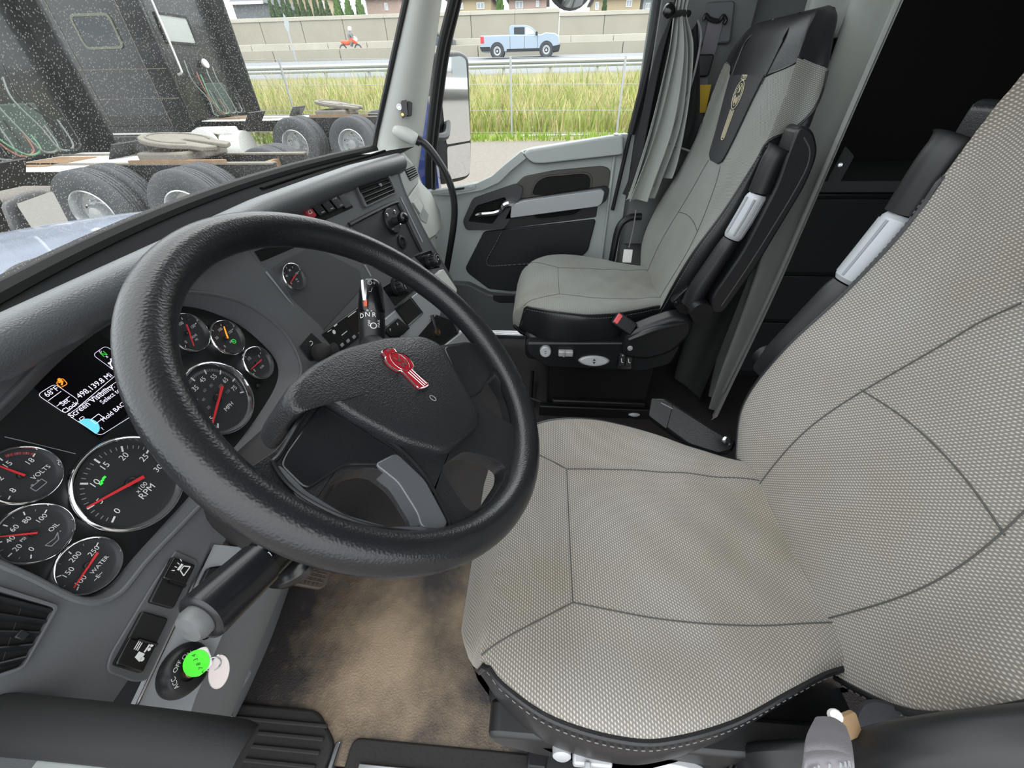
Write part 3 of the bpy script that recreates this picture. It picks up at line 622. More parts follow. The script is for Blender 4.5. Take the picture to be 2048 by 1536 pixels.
# upper blank display pocket with a mounted gauge
blank = pp('blank_panel', CP, [(545, 535), (625, 490), (720, 540), (725, 575), (640, 668), (628, 668)], 0.0, 0.0015, mat('blank_grey', '46484b', 0.55, bump=('noise', 900, 0.12)), r=0.006)
gc = CP.L(584, 555, 0.002)
gauge(CP, gc, 0.029, dict(a0=math.radians(215), a1=math.radians(10), n=10, major=2, labels=['0', '40', '80', '120'], ls=0.2, lr=0.5, title=[('PSI', 0.2, -0.25, 0.15), ('AIR', 0.2, -0.42, 0.13)], needle=(math.radians(198), -0.25, 0.68)), 0.0015)
pp('upper_slot', CP, [(508, 503), (560, 485), (590, 495), (522, 524)], 0.0, 0.001, 'black_gloss', r=0.003)
# hazard and rocker switches
swb = pp('switch_bank', CP, [(600, 410), (680, 375), (707, 415), (640, 445), (622, 440)], 0.0, 0.0012, 'black_hole', r=0.003)
hz_ = pp('hazard_switch', CP, [(601, 410), (615, 404), (634, 430), (628, 437), (620, 436)], 0.001, 0.009, 'red_switch', r=0.002)
w = CP.L(619, 422, 0.0095); O('triangle', merge(line2(CP, [(w[0]-0.006, w[1]-0.005), (w[0]+0.006, w[1]-0.005), (w[0], w[1]+0.006), (w[0]-0.006, w[1]-0.005)], 0.0014, 0.0096)), 'white_print', hz_, smooth=None)
for j, (x0, s_) in enumerate(((617, '/%'), (635, '>-<'), (653, 'D#'))):
    k2 = pp('rocker_switch', CP, [(x0, 403-j*7), (x0+14, 398-j*7), (x0+37, 425-j*7), (x0+23, 432-j*7)], 0.001, 0.008, 'black_gloss', r=0.002)
    w = CP.L(x0+15, 409-j*7, 0.0085); O('icon', text(CP, s_, w[0], w[1], 0.013, 0.0087), 'white_print', k2, smooth=None)
    w = CP.L(x0+29, 424-j*7, 0.0085); O('lamp_bar', bar2(CP, (w[0]-0.006, w[1]), (w[0]+0.006, w[1]), 0.002, 0.0087), 'dim_print', k2, smooth=None)
pp('rocker_switch', CP, [(672, 382), (684, 377), (704, 412), (692, 418)], 0.001, 0.006, 'black_gloss', r=0.002)

# air vents with louvres
def vent(fr, q4, name, nu, nv, h, parent=dash, fm='dash_grey'):
    """q4 local corners (bl, br, tr, tl)"""
    b = [A(*p) for p in q4]; f = lambda u, v: (b[0]*(1-u)+b[1]*u)*(1-v)+(b[3]*(1-u)+b[2]*u)*v
    ins = rnd([f(0.05, 0.05), f(0.95, 0.05), f(0.95, 0.95), f(0.05, 0.95)], 0.004)
    vo = O(name, prism(rnd([tuple(p) for p in b], 0.005), fr, h, h+0.006, [ins]), fm, parent, bevel=0.0015)
    O('vent_well', prism(ins, fr, h-0.001, h+0.0005), 'black_hole', vo)
    for i in range(nv):
        v = (i+0.5)/nv*0.9+0.05; p0, p1 = f(0.06, v), f(0.94, v); c0 = (p0+p1)/2; d = unit(A(*(p1-p0)))
        du = fr.u*d[0]+fr.v*d[1]; dn = np.cross(fr.n, du)
        ax = [du, unit(fr.n*0.8+dn*0.6), unit(np.cross(du, unit(fr.n*0.8+dn*0.6)))]
        O('louvre', box(fr.P(*c0, h+0.001), (np.linalg.norm(p1-p0), 0.010, 0.0016), ax), 'black_plastic', vo)
    for i in range(nu):
        u = (i+1)/(nu+1); p0, p1 = f(u, 0.06), f(u, 0.94)
        O('vane', tube([fr.P(*p0, h-0.0005), fr.P(*p1, h-0.0005)], 0.0011, 5), 'dim_print' if nu > 2 else 'black_plastic', vo)
    c0 = f(0.62, 0.5); O('vent_tab', box(fr.P(*c0, h+0.005), (0.006, 0.007, 0.009), [fr.n, fr.u, fr.v]), 'dim_print' if nu > 2 else 'black_plastic', vo, bevel=0.001)
    return vo
vent(CP, [CP.L(*p) for p in ((728, 416), (792, 386), (770, 337), (701, 357))], 'air_vent', 3, 6, 0.0005)
# phone mount plate
ph = pp('mount_recess', CP, [(697, 447), (796, 404), (842, 500), (822, 518), (760, 500)], 0.0, 0.001, mat('recess_grey', '2a2b2d', 0.55), r=0.006)
O('recess_rim', tube(cr([CP.W(x, y, 0.002) for x, y in ((698, 450), (740, 428), (790, 405), (800, 415), (828, 475), (842, 503))], 40), 0.006, 8), 'black_plastic', dash)
bm = T('ball_mount', 'round black phone ball mount with four chrome screws on dash', 'phone mount', CP.W(783, 442))
O('plate', lathe([(0.036, 0), (0.036, 0.006), (0.033, 0.009), (0, 0.009)], CP.W(782, 443, 0.001), CP.n, 28), 'black_plastic', bm, smooth=40)
for x, y in ((773, 431), (788, 424), (800, 451), (787, 459)): O('screw', lathe([(0.0055, 0), (0.0055, 0.003), (0.003, 0.005), (0, 0.005)], CP.W(x, y, 0.009)-CP.n*0.0, CP.n, 12), 'chrome', bm)
O('post', lathe([(0.012, 0.009), (0.010, 0.03), (0.0, 0.03)], CP.W(784, 444, 0.001), CP.n, 16), 'black_plastic', bm)
O('ball', ball(CP.W(782, 443, 0.001)+CP.n*0.042, 0.0165, 18), 'black_gloss', bm)
O('port_ring', lathe([(0.020, 0), (0.020, 0.005), (0.013, 0.006), (0.012, 0.001), (0, 0.001)], CP.W(803, 484, 0.001), CP.n, 24), 'black_plastic', dash)
O('port_flap', lathe([(0.011, 0.001), (0.010, 0.004), (0, 0.004)], CP.W(803, 484, 0.001), CP.n, 16), 'black_gloss', dash)
# heater knobs
for x, y, R in ((857, 523, 0.021), (793, 573, 0.026)):
    kb = O('heater_knob', lathe([(R*1.08, 0), (R*1.08, 0.012), (R, 0.014), (R, 0.034), (R*0.9, 0.038), (0, 0.038)], CP.W(x, y, 0.0)-CP.n*0.0, CP.n, 28), 'black_plastic', dash, smooth=35)
    for i in range(14):
        a = 2*math.pi*i/14; p = CP.W(x, y, 0.0)+CP.u*R*math.cos(a)+CP.v*R*math.sin(a); O('grip', box(p+CP.n*0.022, (0.020, 0.0022, 0.0022), [CP.n, CP.u, CP.v]), 'black_gloss', kb)
    w = CP.L(x, y, 0.0)
    O('scale', merge(*[bar2(CP, (w[0]+R*0.62*math.cos(a), w[1]+R*0.62*math.sin(a)), (w[0]+R*0.62*math.cos(a+0.16), w[1]+R*0.62*math.sin(a+0.16)), 0.0012, 0.0385) for a in np.arange(-0.6, 3.6, 0.18)], disc2(CP, w[0], w[1], R*0.14, 0.0385, 10)), 'white_print', kb, smooth=None)
pp('knob_plate', CP, [(765, 575), (800, 553), (830, 580), (790, 612)], 0.0, 0.001, 'black_gloss', r=0.004)
pp('knob_plate', CP, [(828, 512), (862, 500), (880, 535), (855, 540)], 0.0, 0.001, 'black_gloss', r=0.004)
# radio
rd = pp('radio', CP, [(643, 668), (744, 594), (768, 640), (675, 708)], 0.0, 0.006, 'black_gloss', r=0.003)
kk = 0.0066
w = lambda x, y: CP.L(x, y, kk)
O('display', prism(CP.poly([(690, 642), (738, 606), (752, 640), (708, 668)], kk), CP, 0.006, kk), mat('radio_screen', '120b0b', 0.15), rd)
O('print', merge(bar2(CP, w(655, 664), w(663, 659), 0.0016, kk+2e-4), bar2(CP, w(696, 634), w(712, 622), 0.0022, kk+2e-4), bar2(CP, w(668, 653), w(674, 648), 0.003, kk+2e-4), disc2(CP, *w(668, 664), 0.005, kk+2e-4), bar2(CP, w(683, 671), w(694, 662), 0.002, kk+2e-4)), 'white_print', rd, smooth=None)
for x, y in ((684, 690), (696, 682), (708, 674), (720, 666)): O('preset', box(CP.W(x, y, kk), (0.004, 0.010, 0.007), [CP.n, CP.u, CP.v]), 'dim_print', rd, bevel=0.001)
# trailer brake switch with rubber knob
tb_ = pp('brake_plate', CL, [(598, 692), (622, 664), (650, 690), (636, 720), (620, 722)], HF, HF+0.002, 'black_plastic', r=0.004)
wq = CL.L(620, 686, HF); O('arrow_icon', merge(line2(CL, [(wq[0]-0.006, wq[1]-0.004), (wq[0]+0.003, wq[1]-0.004), (wq[0]+0.005, wq[1]), (wq[0]+0.002, wq[1]+0.003), (wq[0]-0.002, wq[1]+0.003)], 0.0014, HF+0.0025)), 'white_print', tb_, smooth=None)
O('rubber_knob', lathe([(0.018, 0), (0.020, 0.008), (0.019, 0.022), (0.012, 0.028), (0.010, 0.04), (0.013, 0.048), (0, 0.05)], CL.W(634, 708, HF), CL.n, 24), 'rubber_black', tb_, smooth=60)
# tray, switches and outlet below the radio
pp('silver_tray', CP, [(762, 645), (845, 578), (872, 592), (884, 612), (880, 632), (812, 690), (800, 668)], 0.0, 0.008, 'silver_trim', r=0.004, bevel=0.003)
pp('tray_slot', CP, [(792, 618), (820, 596), (844, 625), (815, 650)], 0.008, 0.0095, 'black_hole', r=0.002)
O('slot_rim', tube([CP.W(x, y, 0.0095) for x, y in ((790, 618), (821, 594), (846, 626), (816, 652))], 0.002, 6, closed=True), 'black_plastic', dash)
for j in range(2):
    k2 = pp('rocker_switch', CP, [(768+j*14, 660-j*12), (782+j*14, 648-j*12), (806+j*14, 668-j*12), (792+j*14, 682-j*12)], 0.008, 0.016, 'black_gloss', r=0.002)
    ww_ = CP.L(781+j*14, 660-j*12, 0.0165); O('icon', text(CP, ('P', 'II')[j], ww_[0], ww_[1], 0.011, 0.0167), 'white_print', k2, smooth=None)
lc = pp('lower_console', CP, [(826, 682), (872, 628), (905, 640), (918, 668), (880, 712), (840, 720)], 0.0, 0.012, 'black_plastic', r=0.006, bevel=0.004)
O('outlet_ring', lathe([(0.013, 0), (0.013, 0.006), (0.009, 0.006), (0.008, 0.001), (0, 0.001)], CP.W(874, 664, 0.012), CP.n, 20), 'brass_dark', lc)
O('outlet_tether', tube(cr([CP.W(x, y, 0.014) for x, y in ((864, 630), (868, 645), (873, 660))], 8), 0.006, 8, flat=0.4), 'black_plastic', lc)
pp('end_cap', CP, [(876, 548), (887, 538), (914, 578), (912, 600), (900, 590)], 0.002, 0.02, 'pale_grey', r=0.004, bevel=0.004)
pp('cup_tray', CP, [(878, 700), (925, 664), (945, 690), (900, 740)], -0.01, 0.02, 'silver_paint', r=0.01, bevel=0.004)

# passenger side of the dash
def pd(u, v):
    z = -0.205-0.56*v; y = 1.36+0.44*u
    x = np.interp(v, [0, 0.3, 0.55, 0.75, 1.0], [-0.53, -0.478, -0.455, -0.465, -0.54])-0.02*(1-u)+0.0*u
    x -= 0.035*max(0, u-0.75)/0.25
    return A(x, y, z)
O('passenger_panel', grid(pd, 14, 24, flip=True), 'pale_grey', dash, smooth=60)
O('passenger_top', grid(lambda u, v: A(pd(u, 0)[0]*(1-v)+(-0.66)*v, 1.53+0.27*u, -0.205-0.004*v), 8, 3), 'pale_grey', dash, smooth=60)
FS = Frame(pd(0.5, 0.25)+A(0.004, 0, 0), (0.985, 0.0, 0.17)); 
pdh = 0.002
vt = pp('side_vent_plate', FS, [(786, 350), (812, 318), (826, 330), (838, 352), (836, 366), (814, 392)], -0.006, 0.004, 'silver_trim', r=0.004, bevel=0.002)
vw = [FS.L(x, y, 0.004) for x, y in ((820, 362), (836, 352), (828, 332), (809, 340))]
O('vent_well', prism(rnd(vw, 0.004), FS, 0.003, 0.0065), 'black_hole', vt)
for i in range(5):
    t = (i+0.5)/5; p0 = A(*vw[0])*(1-t)+A(*vw[3])*t; p1 = A(*vw[1])*(1-t)+A(*vw[2])*t
    O('louvre', box(FS.P(*((p0+p1)/2), 0.007), (np.linalg.norm(p1-p0), 0.006, 0.002), [unit(FS.u*(p1-p0)[0]+FS.v*(p1-p0)[1]), FS.n, unit(FS.v)]), 'light_grey', vt)
gv = pp('glove_door', FS, [(817, 396), (840, 362), (862, 385), (880, 422), (883, 455), (872, 470), (856, 480)], -0.004, 0.004, 'pale_grey', r=0.01, bevel=0.004)
lt = pp('glove_latch', FS, [(826, 405), (836, 393), (848, 410), (848, 416), (858, 430), (853, 447), (842, 440)], 0.004, 0.006, 'light_grey', r=0.002)
pp('latch_paddle', FS, [(827, 405), (836, 394), (847, 411), (841, 427)], 0.006, 0.012, 'label_white', r=0.002, parent=gv)

# lower driver strip: rocker switches, brushed plate, ignition
fr_ = pp('switch_frame', CL, [(306, 1168), (345, 1112), (352, 1100), (400, 1122), (350, 1250), (300, 1360), (270, 1365), (212, 1343), (220, 1310)], HF, HF+0.003, 'dash_grey', r=0.008, bevel=0.002)
for pts, ipx, ic in (([(299, 1205), (346, 1113), (391, 1130), (347, 1218)], (366, 1138), 0), ([(228, 1330), (286, 1222), (338, 1237), (284, 1347)], (279, 1306), 1)):
    k2 = pp('rocker_switch', CL, pts, HF+0.002, HF+0.008, 'black_plastic', r=0.003)
    a_, b_, c_, d_ = [A(*CL.L(x, y, HF+0.01)) for x, y in pts]
    m0, m1 = (a_+b_)/2, (c_+d_)/2
    half = [tuple(b_*0.96+c_*0.02+m0*0.02), tuple(c_), tuple(m1), tuple(m0)] if ic == 0 else [tuple(m0), tuple(m1), tuple(d_), tuple(a_)]
    O('rocker', prism(rnd(half, 0.002), CL, HF+0.008, HF+0.012, taper=0.06), 'black_gloss', k2, bevel=0.0015)
    O('rocker_ridge', tube([CL.P(*(m0*0.7+m1*0.3), HF+0.011), CL.P(*m1, HF+0.011)], 0.002, 6), 'black_gloss', k2)
    w0 = CL.L(*ipx, HF+0.012); h = HF+0.0125
    if ic == 0: g_ = merge(line2(CL, [(w0[0]-0.006, w0[1]-0.006), (w0[0]+0.006, w0[1]-0.006), (w0[0]+0.003, w0[1]+0.002), (w0[0]-0.003, w0[1]+0.002), (w0[0]-0.006, w0[1]-0.006)], 0.0013, h), bar2(CL, (w0[0]-0.004, w0[1]+0.005), (w0[0]+0.004, w0[1]+0.005), 0.003, h), *[bar2(CL, (w0[0]-0.006+i*0.004, w0[1]+0.008), (w0[0]-0.0075+i*0.005, w0[1]+0.0115), 0.0009, h) for i in range(4)])
    else: g_ = merge(poly2(CL, [(w0[0]-0.007, w0[1]-0.006), (w0[0]+0.001, w0[1]-0.006), (w0[0]+0.001, w0[1]+0.002), (w0[0]-0.005, w0[1]+0.002)], h), disc2(CL, w0[0]-0.004, w0[1]-0.007, 0.0022, h, 10), bar2(CL, (w0[0]+0.002, w0[1]-0.004), (w0[0]+0.010, w0[1]-0.004), 0.0018, h), disc2(CL, w0[0]+0.006, w0[1]-0.007, 0.0018, h, 10), disc2(CL, w0[0]+0.010, w0[1]-0.007, 0.0018, h, 10), *[bar2(CL, (w0[0]+0.001, w0[1]+0.004+i*0.0022), (w0[0]+0.009, w0[1]+0.005+i*0.0022), 0.0011, h) for i in range(3)])
    O('icon', g_, 'white_print', k2, smooth=None)
# near air vent
vent(CL, [CL.L(x, y, HF) for x, y in ((-60, 1375), (40, 1338), (112, 1212), (-20, 1170))], 'air_vent', 1, 5, HF+0.0005)
# brushed strip
strip = pp('brushed_strip', CL, [(425, 1088), (266, 1427), (374, 1448), (392, 1394), (443, 1275), (500, 1165), (540, 1100)], HF-0.01, HF+0.002, 'silver_trim', r=0.002, bevel=0.0015)
O('strip_edge', tube([CL.W(x, y, HF+0.0025) for x, y in ((425, 1088), (266, 1427))], 0.0018, 6), 'chrome', strip)
se = pp('switch_recess', CL, [(355, 1258), (418, 1135), (450, 1130), (470, 1150), (420, 1276), (408, 1281)], HF+0.002, HF+0.003, 'black_hole', r=0.003)
for pts in ([(402, 1170), (418, 1137), (446, 1135), (436, 1180)], [(362, 1252), (396, 1180), (432, 1190), (405, 1262)]): pp('rocker_switch', CL, pts, HF+0.003, HF+0.010, 'black_plastic', r=0.003)
ic_ = CL.W(365, 1340, HF+0.002)
ig = O('ignition_switch', lathe([(0.030, 0), (0.030, 0.004), (0.026, 0.012), (0.0225, 0.014), (0.012, 0.014), (0.011, 0.011), (0, 0.011)], ic_, CL.n, 36), 'black_plastic', dash, smooth=40)
w0 = CL.L(365, 1340, HF+0.002)
O('lettering', merge(*[text(CL, s_, w0[0]+0.0185*math.cos(math.radians(a)), w0[1]+0.0185*math.sin(math.radians(a)), 0.0072, HF+0.0165, rot=math.radians(a-90)) for s_, a in (('ACC', math.degrees(ang(CL, CL.L(365, 1340), (341, 1360)))), ('OFF', math.degrees(ang(CL, CL.L(365, 1340), (338, 1334)))), ('ON', math.degrees(ang(CL, CL.L(365, 1340), (358, 1314)))), ('ST', math.degrees(ang(CL, CL.L(365, 1340), (378, 1310)))))]), 'white_print', ig, smooth=None)
O('key_barrel', lathe([(0.0085, 0.011), (0.0085, 0.018), (0.007, 0.019), (0, 0.019)], ic_, CL.n, 20), 'brass_dark', ig)
# knee skirt between strip and floor
up_ = cr([CL.W(x, y, HF-0.002) for x, y in ((374, 1448), (392, 1394), (443, 1275), (500, 1165), (545, 1095))], 20)
lo_ = cr([onZ(x, y, ZF) for x, y in ((470, 1440), (500, 1375), (545, 1270), (584, 1160), (610, 1095))], 20)
def knee(u, v):
    i = u*19; j = min(int(i), 18); f = i-j
    a_ = up_[j]*(1-f)+up_[j+1]*f; b_ = lo_[j]*(1-f)+lo_[j+1]*f
    q_ = a_*(1-v)+b_*v; q_ = q_+A(0.04, 0, -0.012)*math.sin(math.pi*min(1, v*1.6))*(1-v)
    return q_
O('knee_skirt', grid(knee, 20, 16), 'knee_grey', dash, smooth=60)
O('skirt_groove', tube(cr([knee(0.04+0.3*t, 0.45+0.15*math.sin(3*t))+A(0.004, 0, 0.003) for t in np.linspace(0, 1, 6)], 20), 0.006, 8), 'knee_grey', dash)
# underside closing panel
O('lower_valance', grid(lambda u, v: A(-0.47-0.18*v, 0.30+1.45*u, -0.55-0.12*v-0.05*math.sin(3*u)), 16, 4), 'black_plastic', dash, smooth=60)

# ------------------------------------------------------------------ ignition key and tags
ky = T('ignition_key', 'ignition key with round neon green sticker left in the dash lock', 'key', ic_+CL.n*0.018)
KF = Frame(CL.W(393, 1328, HF+0.035), unit(A(0.45, -0.45, 0.77)))
O('blade', box(ic_+CL.n*0.024, (0.030, 0.008, 0.0025), [CL.n, CL.u, CL.v]), 'chrome_dull', ky)
O('head', prism(rnd(KF.poly([(372, 1318), (398, 1296), (414, 1293), (424, 1318), (426, 1330), (395, 1356), (380, 1350)], 0), 0.006), KF, -0.003, 0.0), 'clear_plastic', ky, bevel=0.0012)
O('sticker', prism(circ(*KF.L(393, 1326), 0.0130, 0.0150, 28), KF, 0.0, 0.0008), 'key_green', ky)
O('handwriting', merge(*[text(KF, s_, *KF.L(x, y, 0.001), 0.006, 0.0011, rot=1.2) for s_, x, y in (('4', 388, 1311), ('3', 392, 1319), ('8', 397, 1328), ('7', 402, 1336))]), 'black_plastic', ky, smooth=None)
kt = T('key_tag', 'pale oval key tag hanging on a ring beside the ignition', 'key tag', KF.W(440, 1345, -0.01))
TF = Frame(KF.W(438, 1343, -0.012), unit(A(0.75, -0.55, 0.35)), (0.3, 0.3, 0.9))
O('tag', prism(circ(0, 0, 0.0105, 0.022, 28), TF, -0.0008, 0.0008), 'tag_pink', kt)
O('rim', tube([TF.P(a, b, 0.0) for a, b in circ(0, 0, 0.0107, 0.0222, 28)], 0.0008, 5, closed=True), 'chrome_dull', kt)
O('ring', tube([KF.P(*(A(*KF.L(424, 1330))+A(0.008*math.cos(a), 0.008*math.sin(a))), -0.004+0.004*math.sin(a)) for a in np.linspace(0, 2*math.pi, 20)[:-1]], 0.0008, 6, closed=True), 'chrome_dull', kt)

# ------------------------------------------------------------------ dark grab bar at the door opening
gb = T('entry_grab_bar', 'thick black entry grab bar across the driver door opening', 'grab bar', (-0.38, 0.055, -0.52))
bp_ = [A(-0.75, 0.052, -0.435), A(-0.55, 0.054, -0.448), A(-0.40, 0.0565, -0.465), A(-0.30, 0.0565, -0.478), A(-0.268, 0.056, -0.483), A(-0.258, 0.055, -0.486)]
O('bar', tube(cr(bp_, 40), np.interp(np.linspace(0, 1, 40), [0, 0.8, 0.93, 0.98, 1], [0.0215, 0.0215, 0.020, 0.015, 0.006]), 18), 'black_matte', gb)
O('bracket', bb(-0.75, -0.36, -0.03, 0.047, -0.56, -0.505), 'light_grey', gb, bevel=0.01)
O('bolt', lathe([(0.006, 0), (0.006, 0.05), (0, 0.05)], A(-0.38, 0.04, -0.53), (0.2, 0, 1), 10), 'black_plastic', gb)
# ------------------------------------------------------------------ steering wheel
t48 = math.radians(48)
WH = Frame((-0.175, 0.366, -0.269), (math.cos(t48), 0, math.sin(t48)))
sw = T('steering_wheel', 'black four spoke steering wheel with a red oval emblem on the hub', 'steering wheel', WH.o-WH.n*0.05)
RW, rw = 0.2145, 0.0192
def rim(u, v):
    a, b = 2*math.pi*u, 2*math.pi*v; rr = RW+rw*math.cos(b); return WH.P(rr*math.cos(a), rr*math.sin(a), rw*1.05*math.sin(b))
O('rim', grid(rim, 120, 24, True, True), 'wheel_rubber', sw, smooth=60)
def dish(geo): return geo
hW = -0.004
la = math.atan2(*reversed(WH.L(528, 912, 0))); ra = math.atan2(*reversed(WH.L(1003, 708, 0)))
arc = [(0.207*math.cos(a), 0.207*math.sin(a)) for a in np.linspace(la, ra+2*math.pi if ra < la else ra, 50)]
hubtop = WH.poly([(985, 690), (930, 684), (885, 690), (840, 690), (760, 695), (690, 715), (630, 760), (598, 800), (600, 830), (578, 868), (552, 900)], hW)
lh = rnd(WH.poly([(630, 990), (688, 944), (748, 932), (796, 968), (835, 1030), (842, 1052), (775, 1053), (692, 1030)], hW), 0.012)
bh = rnd(WH.poly([(879, 935), (928, 901), (981, 914), (1011, 932), (1010, 956), (978, 1006), (943, 1024), (926, 1008)], hW), 0.012)
rh = rnd(WH.poly([(955, 787), (988, 745), (1014, 785), (1031, 853), (1001, 836), (960, 802)], hW), 0.010)
outer = arc+hubtop
O('spoke_frame', dish(prism(outer, WH, -0.026, -0.004, [lh, bh, rh])), 'wheel_pad', sw, bevel=0.006, bseg=3, smooth=50)
# glossy spoke panels and trim crescents
lp = rnd(WH.poly([(644, 800), (566, 905), (556, 928), (600, 975), (660, 1012), (700, 985), (745, 930), (795, 945), (850, 1010), (893, 1048), (852, 965), (800, 905), (720, 850)], hW+0.002), 0.006)
O('spoke_panel', dish(prism(rnd(WH.poly([(642, 806), (570, 905), (560, 930), (612, 982), (690, 930), (788, 930), (800, 905), (722, 855)], hW+0.002), 0.008), WH, -0.006, -0.002)), 'wheel_spoke', sw, bevel=0.003)
O('spoke_panel', dish(prism(rnd(WH.poly([(888, 692), (935, 686), (985, 692), (1002, 712), (962, 785), (935, 795)], hW+0.002), 0.008), WH, -0.006, -0.002)), 'wheel_spoke', sw, bevel=0.003)
def dtube(px_, r_, nm, m_, nn=40, closed=False, h=-0.003):
    pts = cr([WH.P(*WH.L(x, y, h), h) for x, y in px_], nn, closed); g_ = tube(pts, r_, 8, closed=closed, up=WH.n)
    return O(nm, dish(g_), m_, sw)
tp_ = cr([WH.P(*WH.L(x, y, 0.006), h) for x, y, h in ((996, 716, -.004), (1014, 744, .004), (1032, 786, .006), (1046, 832, .006), (1048, 864, -.002))], 30)
O('thumb_trim', tube(tp_, np.interp(np.linspace(0, 1, 30), [0, .12, .5, .88, 1], [.003, .008, .0105, .0095, .003]), 14, flat=.75, up=WH.n), mat('trim_satin', '62666b', 0.28, 0.35), sw)
O('thumb_trim', dish(prism(rnd(WH.poly([(748, 928), (792, 905), (850, 960), (896, 1046), (886, 1062), (842, 1056), (836, 1030), (796, 966)], hW+0.002), 0.006), WH, -0.02, -0.001)), 'trim_satin', sw, bevel=0.005, bseg=3)
O('thumb_trim', dish(prism(rnd(WH.poly([(560, 930), (612, 982), (690, 1030), (776, 1054), (842, 1053), (884, 1062), (800, 1066), (690, 1046), (600, 1000), (548, 935)], hW+0.002), 0.004), WH, -0.02, -0.002)), 'trim_satin', sw, bevel=0.003)
dtube([(641, 798), (562, 905), (548, 930), (600, 990), (700, 1040), (800, 1062), (886, 1064), (898, 1046), (856, 962), (802, 900), (720, 846)], 0.0022, 'trim_bead', 'wheel_spoke', 80, True)
# hub pad
hub = rnd(WH.poly([(562, 812), (570, 778), (615, 738), (680, 703), (760, 681), (840, 676), (880, 694), (906, 742), (959, 838), (953, 860), (887, 915), (800, 892), (700, 840), (640, 798), (588, 842)], 0.0), 0.012)
hm = np.mean(hub, 0); V = []; nH = len(hub)
for sc_, h in ((1.0, -0.06), (1.0, -0.004), (0.985, 0.003), (0.955, 0.0065), (0.9, 0.0078), (0.5, 0.0088), (0.2, 0.009)):
    V += [WH.P(hm[0]+(a-hm[0])*sc_, hm[1]+(b-hm[1])*sc_, h+0.002) for a, b in hub]
F = [(k_*nH+i, k_*nH+(i+1) % nH, (k_+1)*nH+(i+1) % nH, (k_+1)*nH+i) for k_ in range(6) for i in range(nH)]+[tuple(6*nH+i for i in range(nH))]
O('hub_pad', (np.array(V), F), 'wheel_pad', sw, smooth=50)
# emblem: crowned oval with striped tail, chrome rim, two interlocked letters
EF = Frame(WH.W(808, 740, 0.0115), WH.n, unit(WH.W(766, 704, 0.0115)-WH.W(851, 777, 0.0115)))
def el(pts): return [EF.L(x, y) for x, y in pts]
topc = el([(762, 706), (768, 700), (782, 699), (790, 704)])
eo = el([(763, 707), (766, 702), (776, 698), (787, 700), (793, 707), (806, 711), (819, 721), (826, 734), (825, 742), (850, 764), (855, 769), (853, 774), (843, 778), (833, 776), (804, 746), (794, 744), (778, 734), (769, 722), (769, 715)])
eo = [tuple(p) for p in cr(eo, 60, True)]
em = O('emblem', prism(eo, EF, -0.001, 0.0022), 'red_badge', sw, bevel=0.0006)
hE = 0.0032
oc = EF.L(798, 725)
O('emblem_rim', tube([EF.P(a, b, 0.002) for a, b in eo], 0.0009, 6, closed=True), 'chrome', em)
du = A(*EF.L(772, 702))-A(*EF.L(848, 772)); du = unit(du); dv = A(-du[1], du[0])
O('emblem_ring', tube([EF.P(*(A(*oc)+0.0135*math.cos(a)*du+0.0105*math.sin(a)*dv), 0.0026) for a in np.linspace(0, 2*math.pi, 33)[:-1]], 0.0005, 5, closed=True), 'chrome', em)
O('emblem_letters', merge(*[bar2(EF, tuple(A(*oc)+A(*p)@np.array([du, dv])), tuple(A(*oc)+A(*q_)@np.array([du, dv])), 0.0016, hE) for p, q_ in (((0.008, 0.004), (0.0005, 0.0015)), ((0.0005, 0.0015), (0.006, -0.0055)), ((0.003, 0.003), (0.0, -0.001)), ((-0.001, 0.006), (-0.008, 0.003)), ((-0.008, 0.003), (-0.003, 0.0)), ((-0.003, 0.0), (-0.008, -0.003)), ((-0.008, -0.003), (-0.001, -0.006)))]), 'chrome_dull', em, smooth=None)
O('emblem_stripes', merge(*[tube([EF.P(*(A(*oc)+du*(-0.0155)+dv*o_), 0.0024), EF.P(*(A(*oc)+du*(-0.040)+dv*(o_*0.9)), 0.0024)], 0.0006, 5) for o_ in (-0.0035, 0.0005, 0.0045)]), 'chrome_dull', em)
O('emblem_crown', merge(*[bar2(EF, tuple(A(*oc)+du*0.0165+dv*o_), tuple(A(*oc)+du*0.0195+dv*o_), 0.0009, hE) for o_ in (-0.003, -0.001, 0.001, 0.003)]), 'chrome_dull', em, smooth=None)
hc = WH.L(866, 796, 0.011)
O('horn_symbol', merge(tube([WH.P(hc[0]+0.003*math.cos(a), hc[1]+0.0045*math.sin(a), 0.0108) for a in np.linspace(0, 6.28, 15)[:-1]], 0.0005, 4, closed=True)), 'dim_print', sw)

# ------------------------------------------------------------------ steering column with stalks
co = T('steering_column', 'dark steering column shroud with shift stalk and wiper stalk', 'steering column', WH.o-WH.n*0.3)
c0 = WH.o-WH.n*0.045; c1 = A(-0.47, 0.366, -0.55)
ax_ = unit(c1-c0); sd_ = A(0, 1, 0); upv = np.cross(sd_, ax_)
def shroud(u, v):
    t = 2*math.pi*v; w_ = np.interp(u, [0, 0.15, 0.6, 1], [0.055, 0.062, 0.075, 0.085]); h_ = np.interp(u, [0, 0.15, 0.6, 1], [0.050, 0.055, 0.062, 0.07])
    s_ = lambda x: math.copysign(abs(x)**0.6, x)
    return c0+(c1-c0)*u+sd_*w_*s_(math.cos(t))+upv*h_*s_(math.sin(t))
O('shroud', merge(grid(shroud, 14, 28, False, True)), mat('shroud_dark', '2e2c2b', 0.55, var=0.1), co, smooth=50)
O('hub_boss', lathe([(0.05, -0.05), (0.056, 0.0), (0.05, 0.02)], c0, WH.n, 28), 'black_plastic', co)
